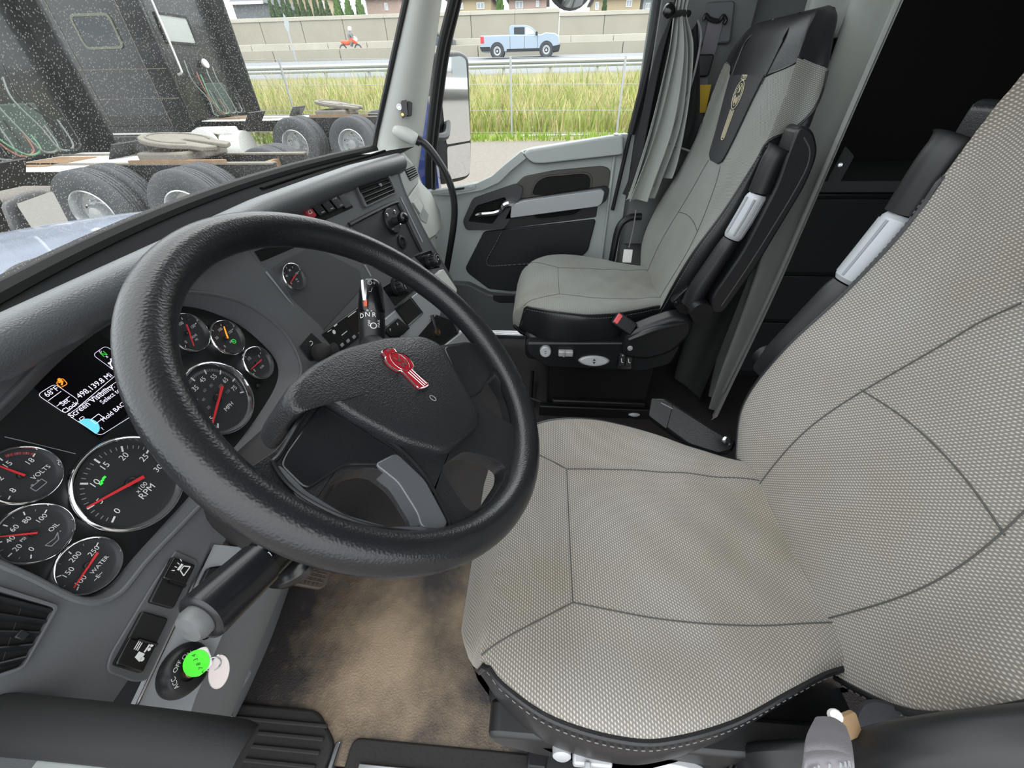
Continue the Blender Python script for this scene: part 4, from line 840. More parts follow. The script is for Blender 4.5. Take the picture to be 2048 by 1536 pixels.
# shift stalk on the far side
def stalk(p0, p1, prof, m_, nm, seg=20): d = unit(p1-p0); L_ = np.linalg.norm(p1-p0); return O(nm, lathe([(r_, h*L_) for r_, h in prof], p0, d, seg), m_, co, smooth=40)
s0_ = WH.P(0.07, 0.005, -0.055); tip = onY(742, 560, 0.62); base_ = onY(745, 690, 0.555)
stalk(c0+A(0, 0.05, -0.01), base_, [(0.02, 0), (0.021, 1)], 'black_plastic', 'stalk_root')
k_ = unit(tip-base_); m1 = base_+(tip-base_)*0.49
stalk(base_-k_*0.01, m1, [(0.020, 0), (0.0215, 0.2), (0.0215, 1)], 'black_plastic', 'shift_stalk')
st2 = O('shift_selector', tube([m1+(tip-m1)*t for t in (0, 0.05, 0.3, 0.7, 0.92, 1.0)], [0.0215, 0.0222, 0.0215, 0.0190, 0.016, 0.011], 20), 'black_gloss', co, smooth=40)
SFm = Frame(m1, unit(-m1-k_*((-m1)@k_)), k_)
ra_ = 0.0222
def cyl_text(s_, px_, py_, size, rad, fr=SFm, rot=0.0):
    """print wrapped on the stalk"""
    w_ = fr.L(px_, py_, rad); V, F = text(fr, s_, w_[0], w_[1], size, 0, rot=rot); out = []
    for p in V:
        q_ = p-fr.o; a = q_@fr.u; b = q_@fr.v; th = a/rad; out.append(fr.o+fr.v*b+(fr.u*math.sin(th)+fr.n*math.cos(th))*(rad+0.0007))
    return np.array(out), F
O('stalk_print', merge(cyl_text('D', 722, 631, 0.011, ra_), cyl_text('N', 735, 629, 0.011, ra_), cyl_text('R', 748, 630, 0.011, ra_), cyl_text('OFF', 739, 646, 0.006, ra_, rot=math.radians(90)), cyl_text('O', 747, 652, 0.015, ra_), cyl_text('MAX', 758, 647, 0.006, ra_, rot=math.radians(90)), cyl_text('-', 743, 621, 0.010, ra_), cyl_text('=', 735, 621, 0.008, ra_)), 'white_print', co, smooth=None)
O('tip_print', merge(cyl_text('-O+', 741, 566, 0.010, 0.0205), cyl_text('L/', 740, 580, 0.010, 0.0205)), 'dim_print', st2, smooth=None)
O('tip_blade', tube([SFm.W(728, 562, 0.016), SFm.W(730, 580, 0.019), SFm.W(730, 602, 0.021)], [0.006, 0.007, 0.004], 10), 'chrome_dull', st2)
O('orange_mark', (lambda w_: prism(rrect(w_[0], w_[1], 0.005, 0.012, 0.001), SFm, 0.0205, 0.024))(SFm.L(731, 606, 0.022)), mat('orange_mark', 'd4542a', 0.5), st2)
# wiper / turn stalk on the near side
e0 = onY(560, 1090, 0.214); e1 = onY(398, 1240, 0.124); r1 = 0.024
dW = unit(e1-e0); Lw = np.linalg.norm(e1-e0); band = e0+dW*Lw*0.30
stalk(c0+A(-0.02, -0.04, -0.03), e0+dW*0.01, [(0.019, 0), (0.019, 1)], 'black_plastic', 'stalk_root')
stalk(e0-dW*0.02, band, [(0.021, 0), (0.0225, 0.12), (0.0225, 1.0)], 'black_gloss', 'wiper_ring')
stalk(band, e1, [(0.0225, 0), (0.0242, 0.01), (0.0245, 0.9), (0.0238, 0.97), (0.020, 1.0), (0.0165, 1.0), (0.0165, 0.985)], mat('stalk_gloss', '1a1b1e', 0.25), 'wiper_stalk', 28)
stalk(e1-dW*0.004, e1+dW*0.012, [(0.0158, 0), (0.0158, 0.6), (0.013, 0.9), (0.0, 1.0)], mat('worn_grey', '5d5f60', 0.5, var=0.2, vscale=60), 'end_button', 24)
WF = Frame(e0, unit(-e0-dW*((-e0)@dW)), -dW)
O('wiper_print', merge(*[cyl_text('I', x, y, s_, 0.0225, WF) for x, y, s_ in ((490, 1108, 0.012), (502, 1114, 0.012), (514, 1121, 0.011), (522, 1128, 0.009), (530, 1136, 0.008), (536, 1146, 0.010))], cyl_text('D', 503, 1097, 0.011, 0.0225, WF), cyl_text('D', 535, 1114, 0.011, 0.0225, WF), cyl_text(':', 531, 1110, 0.009, 0.0225, WF)), 'white_print', co, smooth=None)
O('tilt_lever', tube(cr([onY(540, 1160, 0.26), onY(575, 1150, 0.27), onY(610, 1125, 0.29), onY(600, 1100, 0.32)], 20), np.interp(np.linspace(0, 1, 20), [0, 0.3, 1], [0.012, 0.020, 0.024]), 12, flat=0.7), 'black_gloss', co)
# pedals
PF = Frame(onZ(640, 1130, -0.93), unit(A(0.62, 0, 0.78)))
pdl = T('brake_pedal', 'worn brake pedal pad with embossed grid and round emblem', 'pedal', onZ(640, 1130, -0.93)-A(0, 0, 0.1))
O('pad', prism(rnd(PF.poly([(585, 1168), (622, 1100), (676, 1112), (654, 1170), (640, 1178)]), 0.008), PF, -0.012, 0.0), mat('pedal_worn', '4b4038', 0.65, var=0.3, vscale=40), pdl, bevel=0.003)
pa = [A(*PF.L(x, y)) for x, y in ((592, 1164), (642, 1174), (664, 1128), (616, 1116))]
for i in range(1, 6): O('rib', tube([PF.P(*(pa[0]*(1-i/6)+pa[1]*i/6), 0.0015), PF.P(*((pa[0]*.45+pa[3]*.55)*(1-i/6)+(pa[1]*.45+pa[2]*.55)*i/6), 0.0015)], 0.0014, 5), 'pedal_worn', pdl)
for j in range(1, 4): O('rib', tube([PF.P(*(pa[0]*(1-j/6)+pa[3]*j/6), 0.0015), PF.P(*(pa[1]*(1-j/6)+pa[2]*j/6), 0.0015)], 0.0014, 5), 'pedal_worn', pdl)
cc_ = PF.L(632, 1132); O('round_emblem', tube([PF.P(cc_[0]+0.013*math.cos(a), cc_[1]+0.013*math.sin(a), 0.001) for a in np.linspace(0, 6.283, 25)[:-1]], 0.0014, 5, closed=True), 'pedal_worn', pdl)
O('arm', tube([PF.P(*PF.L(632, 1140), -0.012), A(-0.72, PF.W(632, 1140)[1], -0.80)], 0.012, 10), 'metal_black', pdl)
ap = T('accelerator_pedal', 'long black ribbed accelerator pedal below the wheel spoke', 'pedal', A(-0.58, 0.60, ZF))
APF = Frame(A(-0.58, 0.585, -1.0), unit(A(0.75, 0, 0.66)))
O('pad', prism(rrect(0, 0, 0.085, 0.24, 0.012), APF, -0.015, 0.0), 'rubber_black', ap, bevel=0.003)
for i in range(7): O('rib', box(APF.P(-0.03+i*0.01, 0, 0.001), (0.004, 0.21, 0.004), [APF.u, APF.v, APF.n]), 'rubber_black', ap)
# ------------------------------------------------------------------ seats
# local seat coordinates: x as in the cab, y sideways from the seat centre, z relative to the camera height of the driver seat
def ipc(x, xs, ys):
    """smooth interpolation through knots (monotone-ish Catmull-Rom)"""
    xs = list(xs)
    if x <= xs[0]: return ys[0]
    if x >= xs[-1]: return ys[-1]
    i = max(j for j in range(len(xs)) if xs[j] <= x); i = min(i, len(xs)-2)
    t = (x-xs[i])/(xs[i+1]-xs[i]); h = xs[i+1]-xs[i]
    def sl_(j):
        if j == 0: return (ys[1]-ys[0])/(xs[1]-xs[0])
        if j == len(xs)-1: return (ys[-1]-ys[-2])/(xs[-1]-xs[-2])
        return (ys[j+1]-ys[j-1])/(xs[j+1]-xs[j-1])
    m0, m1 = sl_(i)*h, sl_(i+1)*h
    return (2*t**3-3*t*t+1)*ys[i]+(t**3-2*t*t+t)*m0+(-2*t**3+3*t*t)*ys[i+1]+(t**3-t*t)*m1
AK = [0, .14, .28, .40, .50, .58, .66, .76, .88, 1.0]
CLAT = [0, .30, .58, .80, .93, .985, 1.0, 1.0, .99, .95]
CDZ = [0, .001, .007, .016, .012, -.004, -.024, -.055, -.09, -.118]
def cushion(s, a):
    """s 0 front .. 1 rear, a -1..1 across"""
    sg = 1 if a >= 0 else -1; a = abs(a)
    x = -0.108+0.575*s
    w = ipc(s, [0, .03, .083, .123, .197, .26, .36, .45, .605, .76, .866, 1], [.140, .175, .203, .226, .252, .264, .272, .270, .245, .205, .180, .165])
    zt = ipc(s, [0, .02, .05, .10, .18, .3, .5, .75, 1], [-.672, -.640, -.619, -.604, -.597, -.597, -.606, -.612, -.606])
    sk = ipc(s, [0, .04, .12, .3, 1], [.35, .65, 1.0, 1.08, 1.0])
    lat = ipc(a, AK, CLAT)*w; dz = ipc(a, AK, CDZ)
    bol = 1.0 if dz < 0 else ipc(s, [0, .12, .3, .6, .9, 1], [0, .5, 1.0, 1.2, .8, .5])
    dz = dz*bol if dz > 0 else dz*sk
    wr = min(1, max(0, (x-.10)/.15))*max(0, 1-a*1.5)
    y_ = sg*lat
    dz += wr*(.0022*math.sin(60*(x*.9+y_*.45)+2*math.sin(9*y_))+.0016*math.sin(95*(x*.7-y_*.5)+1.0))
    return A(x, y_, zt+dz)
BLAT = [0, .30, .56, .76, .90, .975, 1.0, .99, .93, .0]
BFW = [0, 0, .18, .72, 1.0, .80, .20, None, None, None]
def backrest(s, a):
    sg = 1 if a >= 0 else -1; a = abs(a)
    S_ = [0, .06, .16, .30, .46, .62, .76, .86, .93, .97, 1]
    cx = ipc(s, S_, [.400, .412, .436, .472, .505, .527, .538, .548, .565, .590, .625])
    cz = ipc(s, S_, [-.665, -.615, -.530, -.415, -.280, -.145, -.030, .045, .098, .124, .134])
    w = ipc(s, S_, [.155, .200, .250, .262, .262, .258, .252, .232, .205, .180, .145])
    b = ipc(s, S_, [.0, .012, .038, .044, .018, -.005, -.020, -.020, -.010, 0, 0])
    th = ipc(s, S_, [.09, .11, .13, .13, .125, .12, .115, .105, .085, .06, .02])
    lat = ipc(a, AK, BLAT)*w
    fw = ipc(a, AK, [0, 0, .18*b, .72*b, b, .78*b, .1*b-.006, -.45*th, -.86*th, -th])
    nx = A(-0.955, 0, 0.297)
    return A(cx, 0, cz)+A(0, sg*lat, 0)+nx*fw
def bsplit(s): return ipc(s, [0, .3, .46, .54, .60, .66, .75, .80, .84], [.545, .545, .55, .57, .64, .78, .86, .85, .82])
def csplit(s): return ipc(s, [0, .045, .08, .12, .3, 1], [1.0, 1.0, .60, .555, .55, .56])
def stop(a): t = min(1, abs(a)/.62); return .785+.075*t*t*(3-2*t)
def surf_grid(fn, s0, s1, split, ns, na, side):
    """side: 0 front patch between -split and split; 1 / -1 the outside strip from split to 1"""
    V = []; uv = []; F = []
    for i in range(ns):
        sA = s0 if not callable(s0) else .8; sB = s1 if not callable(s1) else .8
        sp = split(sA+(sB-sA)*i/(ns-1))
        for j in range(na):
            t = j/(na-1); a = (-sp+2*sp*t) if side == 0 else side*(sp+(1-sp)*t)
            c0_ = s0(a) if callable(s0) else s0; c1_ = s1(a) if callable(s1) else s1
            V.append(fn(c0_+(c1_-c0_)*i/(ns-1), a))
    V = np.array(V); G = V.reshape(ns, na, 3)
    du = np.zeros((ns, na)); du[1:] = np.cumsum(np.linalg.norm(np.diff(G, axis=0), axis=2).mean(1))[:, None]
    dv = np.zeros((ns, na)); dv[:, 1:] = np.cumsum(np.linalg.norm(np.diff(G, axis=1), axis=2), axis=1); dv -= dv[:, [na//2]]
    uv = np.stack([dv.ravel(), du.ravel()], 1)
    for i in range(ns-1):
        for j in range(na-1):
            a, b, c, d = i*na+j, (i+1)*na+j, (i+1)*na+j+1, i*na+j+1
            F.append((a, d, c, b) if side >= 0 else (a, b, c, d))
    return (V, F), uv
def at_y(fn, s, y):
    lo, hi = 0.0, 0.6
    for _ in range(22):
        m_ = (lo+hi)/2
        if abs(fn(s, m_ if y >= 0 else -m_)[1]) < abs(y): lo = m_
        else: hi = m_
    p = fn(s, lo if y >= 0 else -lo); p = A(p[0], y, p[2]); return p
def make_seat(name, label, cy, dx, dz, cloth, inner, driver):
    """inner = +1 / -1: the side towards the cab centre"""
    D = A(dx, cy, dz)
    st = T(name, label, 'seat', A(0.2, cy, ZF))
    mv = lambda g_: (np.asarray(g_[0])+D, g_[1])
    g_, uv = surf_grid(cushion, 0, 1, csplit, 70, 66, 0); O('cushion_cover', mv(g_), cloth, st, smooth=80, uv=uv)
    for sd in (-1, 1):
        g_, uv = surf_grid(cushion, .045, 1, csplit, 60, 16, sd); O('cushion_side', mv(g_), 'vinyl', st, smooth=80)
        pth = [cushion(s, sd*csplit(s)) for s in np.linspace(.05, 1, 60)]
        O('cushion_piping', mv(tube(pth, 0.0042, 8)), 'vinyl', st)
        sp_ = [cushion(s, sd*(csplit(s)+.035)) for s in np.linspace(.06, .98, 121)]
        O('side_stitching', mv(merge(*[tube([sp_[i]*1.0+A(0, sd*.0012, 0.0006), sp_[i+1]+A(0, sd*.0012, 0.0006)], 0.0008, 4) for i in range(0, 120, 2)])), 'thread', st)
    O('cushion_base', mv(grid(lambda u, v: A(*(cushion(u, -1+2*v)*A(1, 1, 0)+A(0, 0, -.72))), 20, 8)), 'black_matte', st)
    # cushion seams
    xs = lambda x: (x+0.108)/0.575
    seams = [[at_y(cushion, xs(.058), y) for y in np.linspace(-.121, .121, 30)]]
    for sd in (-1, 1):
        seams.append([at_y(cushion, xs(x), sd*(.121+.012*math.sin((x-.058)*9))) for x in np.linspace(.058, .44, 40)])
        seams.append([at_y(cushion, xs(x), sd*y) for x, y in cr([(.058, .121, 0), (.025, .140, 0), (-.02, .165, 0), (-.065, .190, 0)], 24)[:, :2]])
    O('cushion_seam', mv(merge(*[tube([p+A(0, 0, .0002) for p in q_], 0.0011, 6) for q_ in seams])), 'seam_dark', st)
    # backrest
    g_, uv = surf_grid(backrest, 0, stop, bsplit, 80, 66, 0); O('backrest_cover', mv(g_), cloth, st, smooth=80, uv=uv)
    for sd in (-1, 1):
        g_, uv = surf_grid(backrest, 0, stop, bsplit, 60, 20, sd); O('backrest_side', mv(g_), 'vinyl', st, smooth=80)
        O('backrest_piping', mv(tube([backrest(s, sd*bsplit(s*.8/.86)) for s in np.linspace(0, .855, 70)], 0.0035, 8)), 'vinyl', st)
        sp_ = [backrest(s, sd*(bsplit(s*.8/.86)+.03)) for s in np.linspace(.02, .66, 141)]
        O('side_stitching', mv(merge(*[tube([sp_[i]+A(-.001, sd*.001, 0), sp_[i+1]+A(-.001, sd*.001, 0)], 0.0009, 4) for i in range(0, 140, 2)])), 'thread', st)
    g_, uv = surf_grid(backrest, stop, 1, lambda s: 1.0, 26, 110, 0); O('headrest', mv(g_), 'vinyl', st, smooth=80)
    O('headrest_cap', mv(grid(lambda u, v: backrest(1.0, -1+2*u)*(1-v)+A(.66, 0, .12)*v, 60, 2, flip=True)), 'vinyl', st, smooth=80)
    O('headrest_seam', mv(merge(tube([backrest(stop(a), a)+A(-.001, 0, 0) for a in np.linspace(-.70, .70, 60)], 0.0018, 6), *[tube(cr([at_y(backrest, .79, sd*.115)+A(-.001, 0, 0), at_y(backrest, .86, sd*.122)+A(-.001, 0, 0), at_y(backrest, .92, sd*.118)+A(-.001, 0, 0), at_y(backrest, .98, sd*.07)], 24), 0.0022, 6) for sd in (-1, 1)])), 'black_gloss', st)
    # tapered vinyl insert in the cloth
    hw = lambda s: ipc(s, [.555, .560, .575, .62, .70, .81], [.036, .052, .063, .074, .092, .116])
    def ins(u, v):
        s = .555+(.812-.555)*u; y = (-1+2*v)*hw(s); return at_y(backrest, s, y)+A(-.0035, 0, .001)
    O('head_panel', mv(merge(grid(ins, 30, 20, flip=True))), mat('vinyl_soft', '2c2d30', 0.5, bump=('voronoi', 420, 0.3)), st, smooth=80)
    O('panel_piping', mv(tube([ins(u, 0) for u in np.linspace(1, 0, 24)]+[ins(0, v) for v in np.linspace(0, 1, 8)[1:-1]]+[ins(u, 1) for u in np.linspace(0, 1, 24)], 0.0022, 6)), 'vinyl', st)
    bs = []
    for sd in (-1, 1):
        bs.append([at_y(backrest, s, sd*ipc(s, [0, .25, .5, .56], [.105, .128, .075, .05])) for s in np.linspace(.02, .55, 50)])
    bs.append([at_y(backrest, .34+.02*math.cos(y*12), y) for y in np.linspace(-.118, .118, 30)])
    O('backrest_seam', mv(merge(*[tube([p+A(-.0006, 0, 0) for p in q_], 0.0011, 6) for q_ in bs])), 'seam_dark', st)
    O('back_shell', mv(grid(lambda u, v: backrest(.03+.9*u, .9+.1*v)*A(1, 0, 1)+A(.004, -.2+.4*v, 0), 10, 4)), 'black_plastic', st)
    # embroidered emblem on the head panel
    e0_ = ins(.92, .5); e1_ = ins(.36, .5); ev = unit(e0_-e1_); en = unit(np.cross(A(0, 1, 0), ev)); en = en if en[0] < 0 else -en
    mid = (e0_+e1_)/2; L_ = np.linalg.norm(e0_-e1_)/2
    def ep(a, b):
        a = a*1.5; b = b*1.12; p = mid+A(0, 1, 0)*a+ev*b; u_ = .36+.56*(b/L_*.5+.5); q_ = ins(min(max(u_, 0), 1), .5); return A(q_[0], 0, q_[2])*A(1, 0, 1)+A(-.002, a, 0)
    oval = [(.019*math.cos(a), .026+.030*math.sin(a)) for a in np.linspace(0, 6.2832, 29)[:-1]]
    oval2 = [(.013*math.cos(a), .026+.023*math.sin(a)) for a in np.linspace(0, 6.2832, 29)[:-1]]
    crown = [(.010, .058), (.012, .068), (.007, .074), (-.007, .074), (-.012, .068), (-.010, .058)]
    tail = [(.009, -.006), (.008, -.066), (.004, -.070), (-.004, -.070), (-.008, -.066), (-.009, -.006)]
    E_ = [tube([ep(*p) for p in oval], .0011, 5, closed=True), tube([ep(*p) for p in oval2], .0009, 5, closed=True), tube([ep(*p) for p in crown], .0011, 5, closed=True), tube([ep(*p) for p in tail], .0011, 5, closed=True)]
    E_ += [tube([ep(x, -.008), ep(x*.9, -.066)], .0009, 5) for x in (-.004, 0, .004)]+[tube([ep(x, .060), ep(x*1.1, .071)], .0008, 5) for x in (-.004, 0, .004)]
    E_ += [tube([ep(*p) for p in w_], .0015, 5) for w_ in ([(-.004, .046), (-.002, .030)], [(.006, .044), (-.002, .034), (.005, .029)], [(-.008, .024), (-.004, .008), (0, .020), (.004, .008), (.008, .024)])]
    O('embroidered_emblem', mv(merge(*E_)), 'embroidery', st)
    # seat pan, suspension box
    zb = -.72
    O('seat_pan', mv(prism(rnd([(-.06, -.235), (.45, -.235), (.45, .235), (-.06, .235)], .04), Frame((0, 0, 0), (0, 0, 1), (0, 1, 0)), zb-.085, zb+.02)), 'black_plastic', st, bevel=0.012)
    O('suspension_base', mv(bb(.03, .43, -.20, .20, ZF-dz, zb-.08)), 'metal_black', st, bevel=0.01)
    fo = merge(bb(.02, .44, -.235, -.205, ZF-dz, ZF-dz+.05), bb(.02, .44, .205, .235, ZF-dz, ZF-dz+.05))
    O('slide_rail', mv(merge(bb(.0, .46, -.235, -.205, ZF-dz, ZF-dz+.05))), 'metal_black', st, bevel=0.004)
    O('slide_rail', mv(merge(bb(.0, .46, .205, .235, ZF-dz, ZF-dz+.05))), 'metal_black', st, bevel=0.004)
    O('rail_cover', mv(bb(.05, .42, -.225, .225, ZF-dz+.05, ZF-dz+.075)), 'metal_black', st, bevel=0.006)
    O('slide_bar', mv(tube([A(-.035, .0, ZF-dz+.05), A(-.035, -.19, ZF-dz+.05), A(.03, -.2, ZF-dz+.03)], .008, 8)), 'metal_black', st)
    # control pod along the near side
    sd = -1
    py_ = -.246 if driver else -.262
    zb0 = zb; zb = -.692 if driver else zb
    PF_ = Frame(A(0, py_, 0), (0, -1, 0))
    pod = rnd([(-.055, zb+.015), (.42, zb+.03), (.47, zb+.02), (.45, zb-.06), (.36, zb-.095), (.02, zb-.085), (-.05, zb-.03)], .02)
    O('control_pod', mv(prism(pod, PF_, -.03, .012)), 'black_plastic', st, bevel=0.006)
    kx = .045 if driver else .015
    kn = O('round_knob', mv(lathe([(.020, 0), (.019, .022), (.016, .025), (0, .025)] if not driver else [(.012, 0), (.012, .010), (.009, .012), (0, .012)], A(kx, py_-.012, zb-.012), (0, -1, .25), 24)), 'knob_silver', st, smooth=40)
    O('arrow', mv(merge(*[(np.array([A(kx-.004, py_-.038, zb-.010+o_), A(kx+.004, py_-.038, zb-.010+o_), A(kx, py_-.038, zb-.010+o_*2.2)])+A(0, .0005, .004), [(0, 1, 2)]) for o_ in (.003, -.003)])), 'black_plastic', kn, smooth=None)
    O('slider', mv(box((.085, py_-.018, zb-.018), (.050, .020, .020))), 'knob_silver', st, bevel=0.003)
    O('slider_tab', mv(box((.078, py_-.03, zb-.014), (.008, .012, .022))), 'knob_silver', st, bevel=0.002)
    ov = [(.056*math.cos(a), .021*math.copysign(abs(math.sin(a))**1.2, math.sin(a))) for a in np.linspace(0, 6.2832, 33)[:-1]]
    OVF = Frame(A(.185, py_-.012, zb-.050), unit(A(0, -1, .35)))
    O('lever_recess', mv(prism([(a*1.1, b*1.35+.003) for a, b in ov], OVF, -.004, .003)), 'black_hole', st)
    lv = O('oval_lever', mv(prism(ov, OVF, .002, .013, taper=.15)), 'knob_silver', st, bevel=0.003)
    O('lever_arrow', mv(merge(poly2(OVF, [(-.006, .002), (.006, .002), (0, .010)], .0142), poly2(OVF, [(-.006, -.002), (.006, -.002), (0, -.010)], .0142))), 'black_plastic', lv, smooth=None)
    RSF = Frame(A(.292, py_-.012, zb-.045), unit(A(0, -1, .25)))
    sp_ = O('switch_pod', mv(prism(rrect(0, 0, .052, .066, .006), RSF, -.004, .006)), 'black_gloss', st, bevel=0.002)
    for i in (-1, 1):
        O('rocker', mv(prism(rrect(i*.012, .004, .021, .048, .004), RSF, .006, .011)), 'black_plastic', sp_, bevel=0.002)
        O('icon', mv(merge(text(RSF, '+', i*.012, .020, .014, .0116), line2(RSF, [(i*.012-.003, .010), (i*.012-.001, -.004), (i*.012+.005, -.006)], .0022, .0116))), 'white_print', sp_, smooth=None)
    # recliner shield and belt buckle on the near side
    RF = Frame(A(0, -.262, 0), (0, -1, 0))
    shp = rnd([(.265, -.655), (.33, -.615), (.42, -.575), (.475, -.585), (.49, -.64), (.44, -.72), (.36, -.755), (.27, -.745)], .03)
    O('recliner_shield', mv(prism(shp, RF, -.02, .035, taper=.06)), 'black_plastic', st, bevel=0.012, bseg=3)
    O('shield_ridge', mv(tube(cr([RF.P(a, b, .036) for a, b in ((.285, -.665), (.36, -.625), (.45, -.60))], 14), np.interp(np.linspace(0, 1, 14), [0, .3, 1], [.012, .016, .008]), 10, flat=.6)), 'black_plastic', st)
    O('bolt_cap', mv(lathe([(.009, 0), (.008, .004), (0, .005)], RF.P(.295, -.70, .036), RF.n, 14)), 'knob_silver', st)
    O('recliner_hinge', mv(prism(rnd([(.40, -.545), (.44, -.49), (.49, -.54), (.45, -.60)], .012), RF, -.02, .01)), 'metal_black', st, bevel=0.003)
    for p in ((.415, -.545), (.44, -.515), (.455, -.565)): O('hinge_bolt', mv(lathe([(.007, 0), (.007, .004), (.004, .006), (0, .006)], RF.P(*p, .01), RF.n, 12)), 'metal_black', st)
    if not driver:
        BF = Frame(A(.250, -.270, -.612), unit(A(.1, -.85, .52)), unit(A(-.80, .0, .60)))
        bk = O('belt_buckle', mv(prism(rrect(0, -.02, .044, .075, .006), BF, -.014, .010)), 'black_plastic', st, bevel=0.004)
        O('release_button', mv(prism(rrect(0, .008, .032, .016, .004), BF, .008, .014)), 'buckle_red', bk, bevel=0.002)
        O('buckle_slot', mv(box(BF.P(0, .018, .002), (.030, .003, .010), [BF.u, BF.v, BF.n])), 'black_hole', bk)
    else:
        # inner buckle stalk in a leather sleeve
        b0, b1 = onY(1335, 815, .70), onY(1450, 905, .665)
        BF = Frame((b0+b1)/2, unit(A(-.25, -.55, .8)), unit(b0-b1))
        bk = O('belt_buckle', prism(rnd(BF.poly([(1302, 800), (1330, 800), (1425, 860), (1470, 885), (1462, 905), (1435, 912), (1375, 893), (1297, 835)]), .006), BF, -.02, .018), 'vinyl', st, bevel=0.006)
        O('buckle_head', prism(rnd(BF.poly([(1304, 800), (1345, 815), (1332, 862), (1297, 835)]), .004), BF, -.018, .021), 'black_plastic', bk, bevel=0.004)
        O('metal_tongue', tube([BF.W(1322, 806, .02), BF.W(1346, 818, .02)], .0014, 5), 'chrome_dull', bk)
        O('anchor_bolt', lathe([(.010, 0), (.010, .006), (.006, .010), (0, .010)], onY(1452, 882, .62), (0, -.6, .8), 14), 'chrome_dull', st)
    # raised inner armrest
    ay = inner*.308; D0 = D; ka = 1.25 if driver else 1.0
    if driver: D = D+A(.028, 0, .042)
    AF = Frame(A(0, ay, 0), (0, -1, 0))
    mv = lambda g_: (np.asarray(g_[0])+D, g_[1])
    ar = O('armrest_pad', mv(prism(rnd([(.555, -.075), (.59, -.085), (.622, -.13), (.622, -.20), (.58, -.40), (.535, -.545), (.50, -.548), (.485, -.50), (.53, -.36), (.555, -.20), (.553, -.13)], .025), AF, -.030, .030)), 'vinyl', st, bevel=0.016, bseg=3, smooth=60)
    O('armrest_seam', mv(tube(cr([AF.P(a, b, .0305) for a, b in ((.575, -.10), (.603, -.135), (.603, -.20), (.562, -.38), (.522, -.52))], 30), .0016, 6)), 'seam_dark', ar)
    tp = [A(.535, ay, -.135), A(.53, ay, -.25), A(.49, ay, -.36), A(.455, ay, -.46)]
    O('armrest_tube', mv(tube(cr([A(.548, ay, -.125), A(.540, ay, -.15), A(.534, ay, -.22)], 14), np.interp(np.linspace(0, 1, 14), [0, .12, .3, 1], np.array([.031, .029, .026, .026])*ka), 18)), 'black_plastic', st)
    sl_ = O('armrest_sleeve', mv(tube(cr([A(.532, ay, -.225), A(.519, ay, -.28), A(.503, ay, -.335)], 12), np.interp(np.linspace(0, 1, 12), [0, .06, .5, .94, 1], np.array([.020, .0235, .0245, .0235, .020])*ka), 24)), 'silver_sleeve', st)
    axs = unit(A(.503, 0, -.335)-A(.532, 0, -.225))
    for k_ in range(7):
        a_ = 2*math.pi*k_/7; w1 = A(0, 1, 0); w2 = np.cross(axs, w1); o_ = (w1*math.cos(a_)+w2*math.sin(a_))*.0242*ka
        O('sleeve_groove', mv(tube([A(.529, ay, -.236)+o_*.90, A(.519, ay, -.28)+o_*.93, A(.506, ay, -.325)+o_*.90], .0036, 8)), mat('sleeve_groove', '8d9296', .5), sl_)
    O('armrest_stem', mv(tube(cr([A(.502, ay, -.338), A(.478, ay, -.41), A(.455, ay, -.48), A(.448, ay, -.53)], 16), np.interp(np.linspace(0, 1, 16), [0, .1, 1], np.array([.021, .024, .030])*ka), 18)), 'black_plastic', st)
    O('armrest_hinge', mv(lathe([(.03, -.06), (.03, .02), (0, .02)], A(.46, ay, -.53), (0, -1*inner, 0), 18)), 'metal_black', st)
    return st
drv = make_seat('driver_seat', 'near grey cloth driver seat with black side bolsters', .373, 0.0, 0.0, FAB, 1, True)
psg = make_seat('passenger_seat', 'far grey cloth passenger seat with embroidered headrest emblem and red buckle', 1.425, .004, -.022, FABP, -1, False)
# extras at the near edge of the driver seat
O('tray', prism(rnd([(-.02, .02), (.14, .02), (.14, .09), (.0, .11)], .01), Frame(A(.04, .06, -.80), (0, 0, 1), (0, 1, 0)), -.01, .0), 'black_plastic', drv, bevel=.003)
stp = T('belt_strap', 'grey webbing belt strap with frayed stitching beside driver seat', 'seat belt', onY(1650, 1536, .06))
sp0 = [onY(1665, 1432, .10), onY(1650, 1460, .075), onY(1640, 1500, .06), onY(1630, 1545, .055), onY(1615, 1620, .05)]
sL = cr([onY(1624, 1440, .10), onY(1605, 1474, .085), onY(1598, 1520, .07), onY(1585, 1580, .06), onY(1575, 1650, .055)], 24); sR = cr([onY(1682, 1440, .10), onY(1692, 1472, .085), onY(1697, 1520, .07), onY(1700, 1580, .062), onY(1702, 1650, .058)], 24)
def strap(u, v):
    i = min(int(v*23), 22); f = v*23-i; a = sL[i]*(1-f)+sL[i+1]*f; b = sR[i]*(1-f)+sR[i+1]*f
    t = 2*math.pi*u; c_ = (a+b)/2; h_ = (b-a)/2; n_ = unit(A(-.1, -.75, .65))
    return c_+h_*math.copysign(abs(math.cos(t))**.5, math.cos(t))+n_*.004*math.sin(t)+n_*.006*math.cos(t)**2
O('webbing', grid(strap, 28, 24, True, False), 'grey_strap', stp, smooth=60)
O('stitching', merge(*[tube([strap(.16+.03*k_, .42+.012*k_)+A(0, -.002, .002), strap(.16+.03*k_, .47+.012*k_)+A(0, -.002, .002)], .0008, 4) for k_ in range(7)]), 'dim_print', stp)['kind'] = 'stuff'
O('anchor_plate', prism(rnd([(-.012, -.010), (.012, -.010), (.012, .010), (-.012, .010)], .003), Frame(onY(1694, 1452, .115), unit(A(.2, -.6, .75))), -.003, .003), 'tan_worn', stp, bevel=.001)
O('anchor_peg', lathe([(.005, 0), (.005, .012), (.004, .014), (0, .014)], onY(1668, 1432, .108), unit(A(-.4, -.2, .9)), 12), 'label_white', stp)
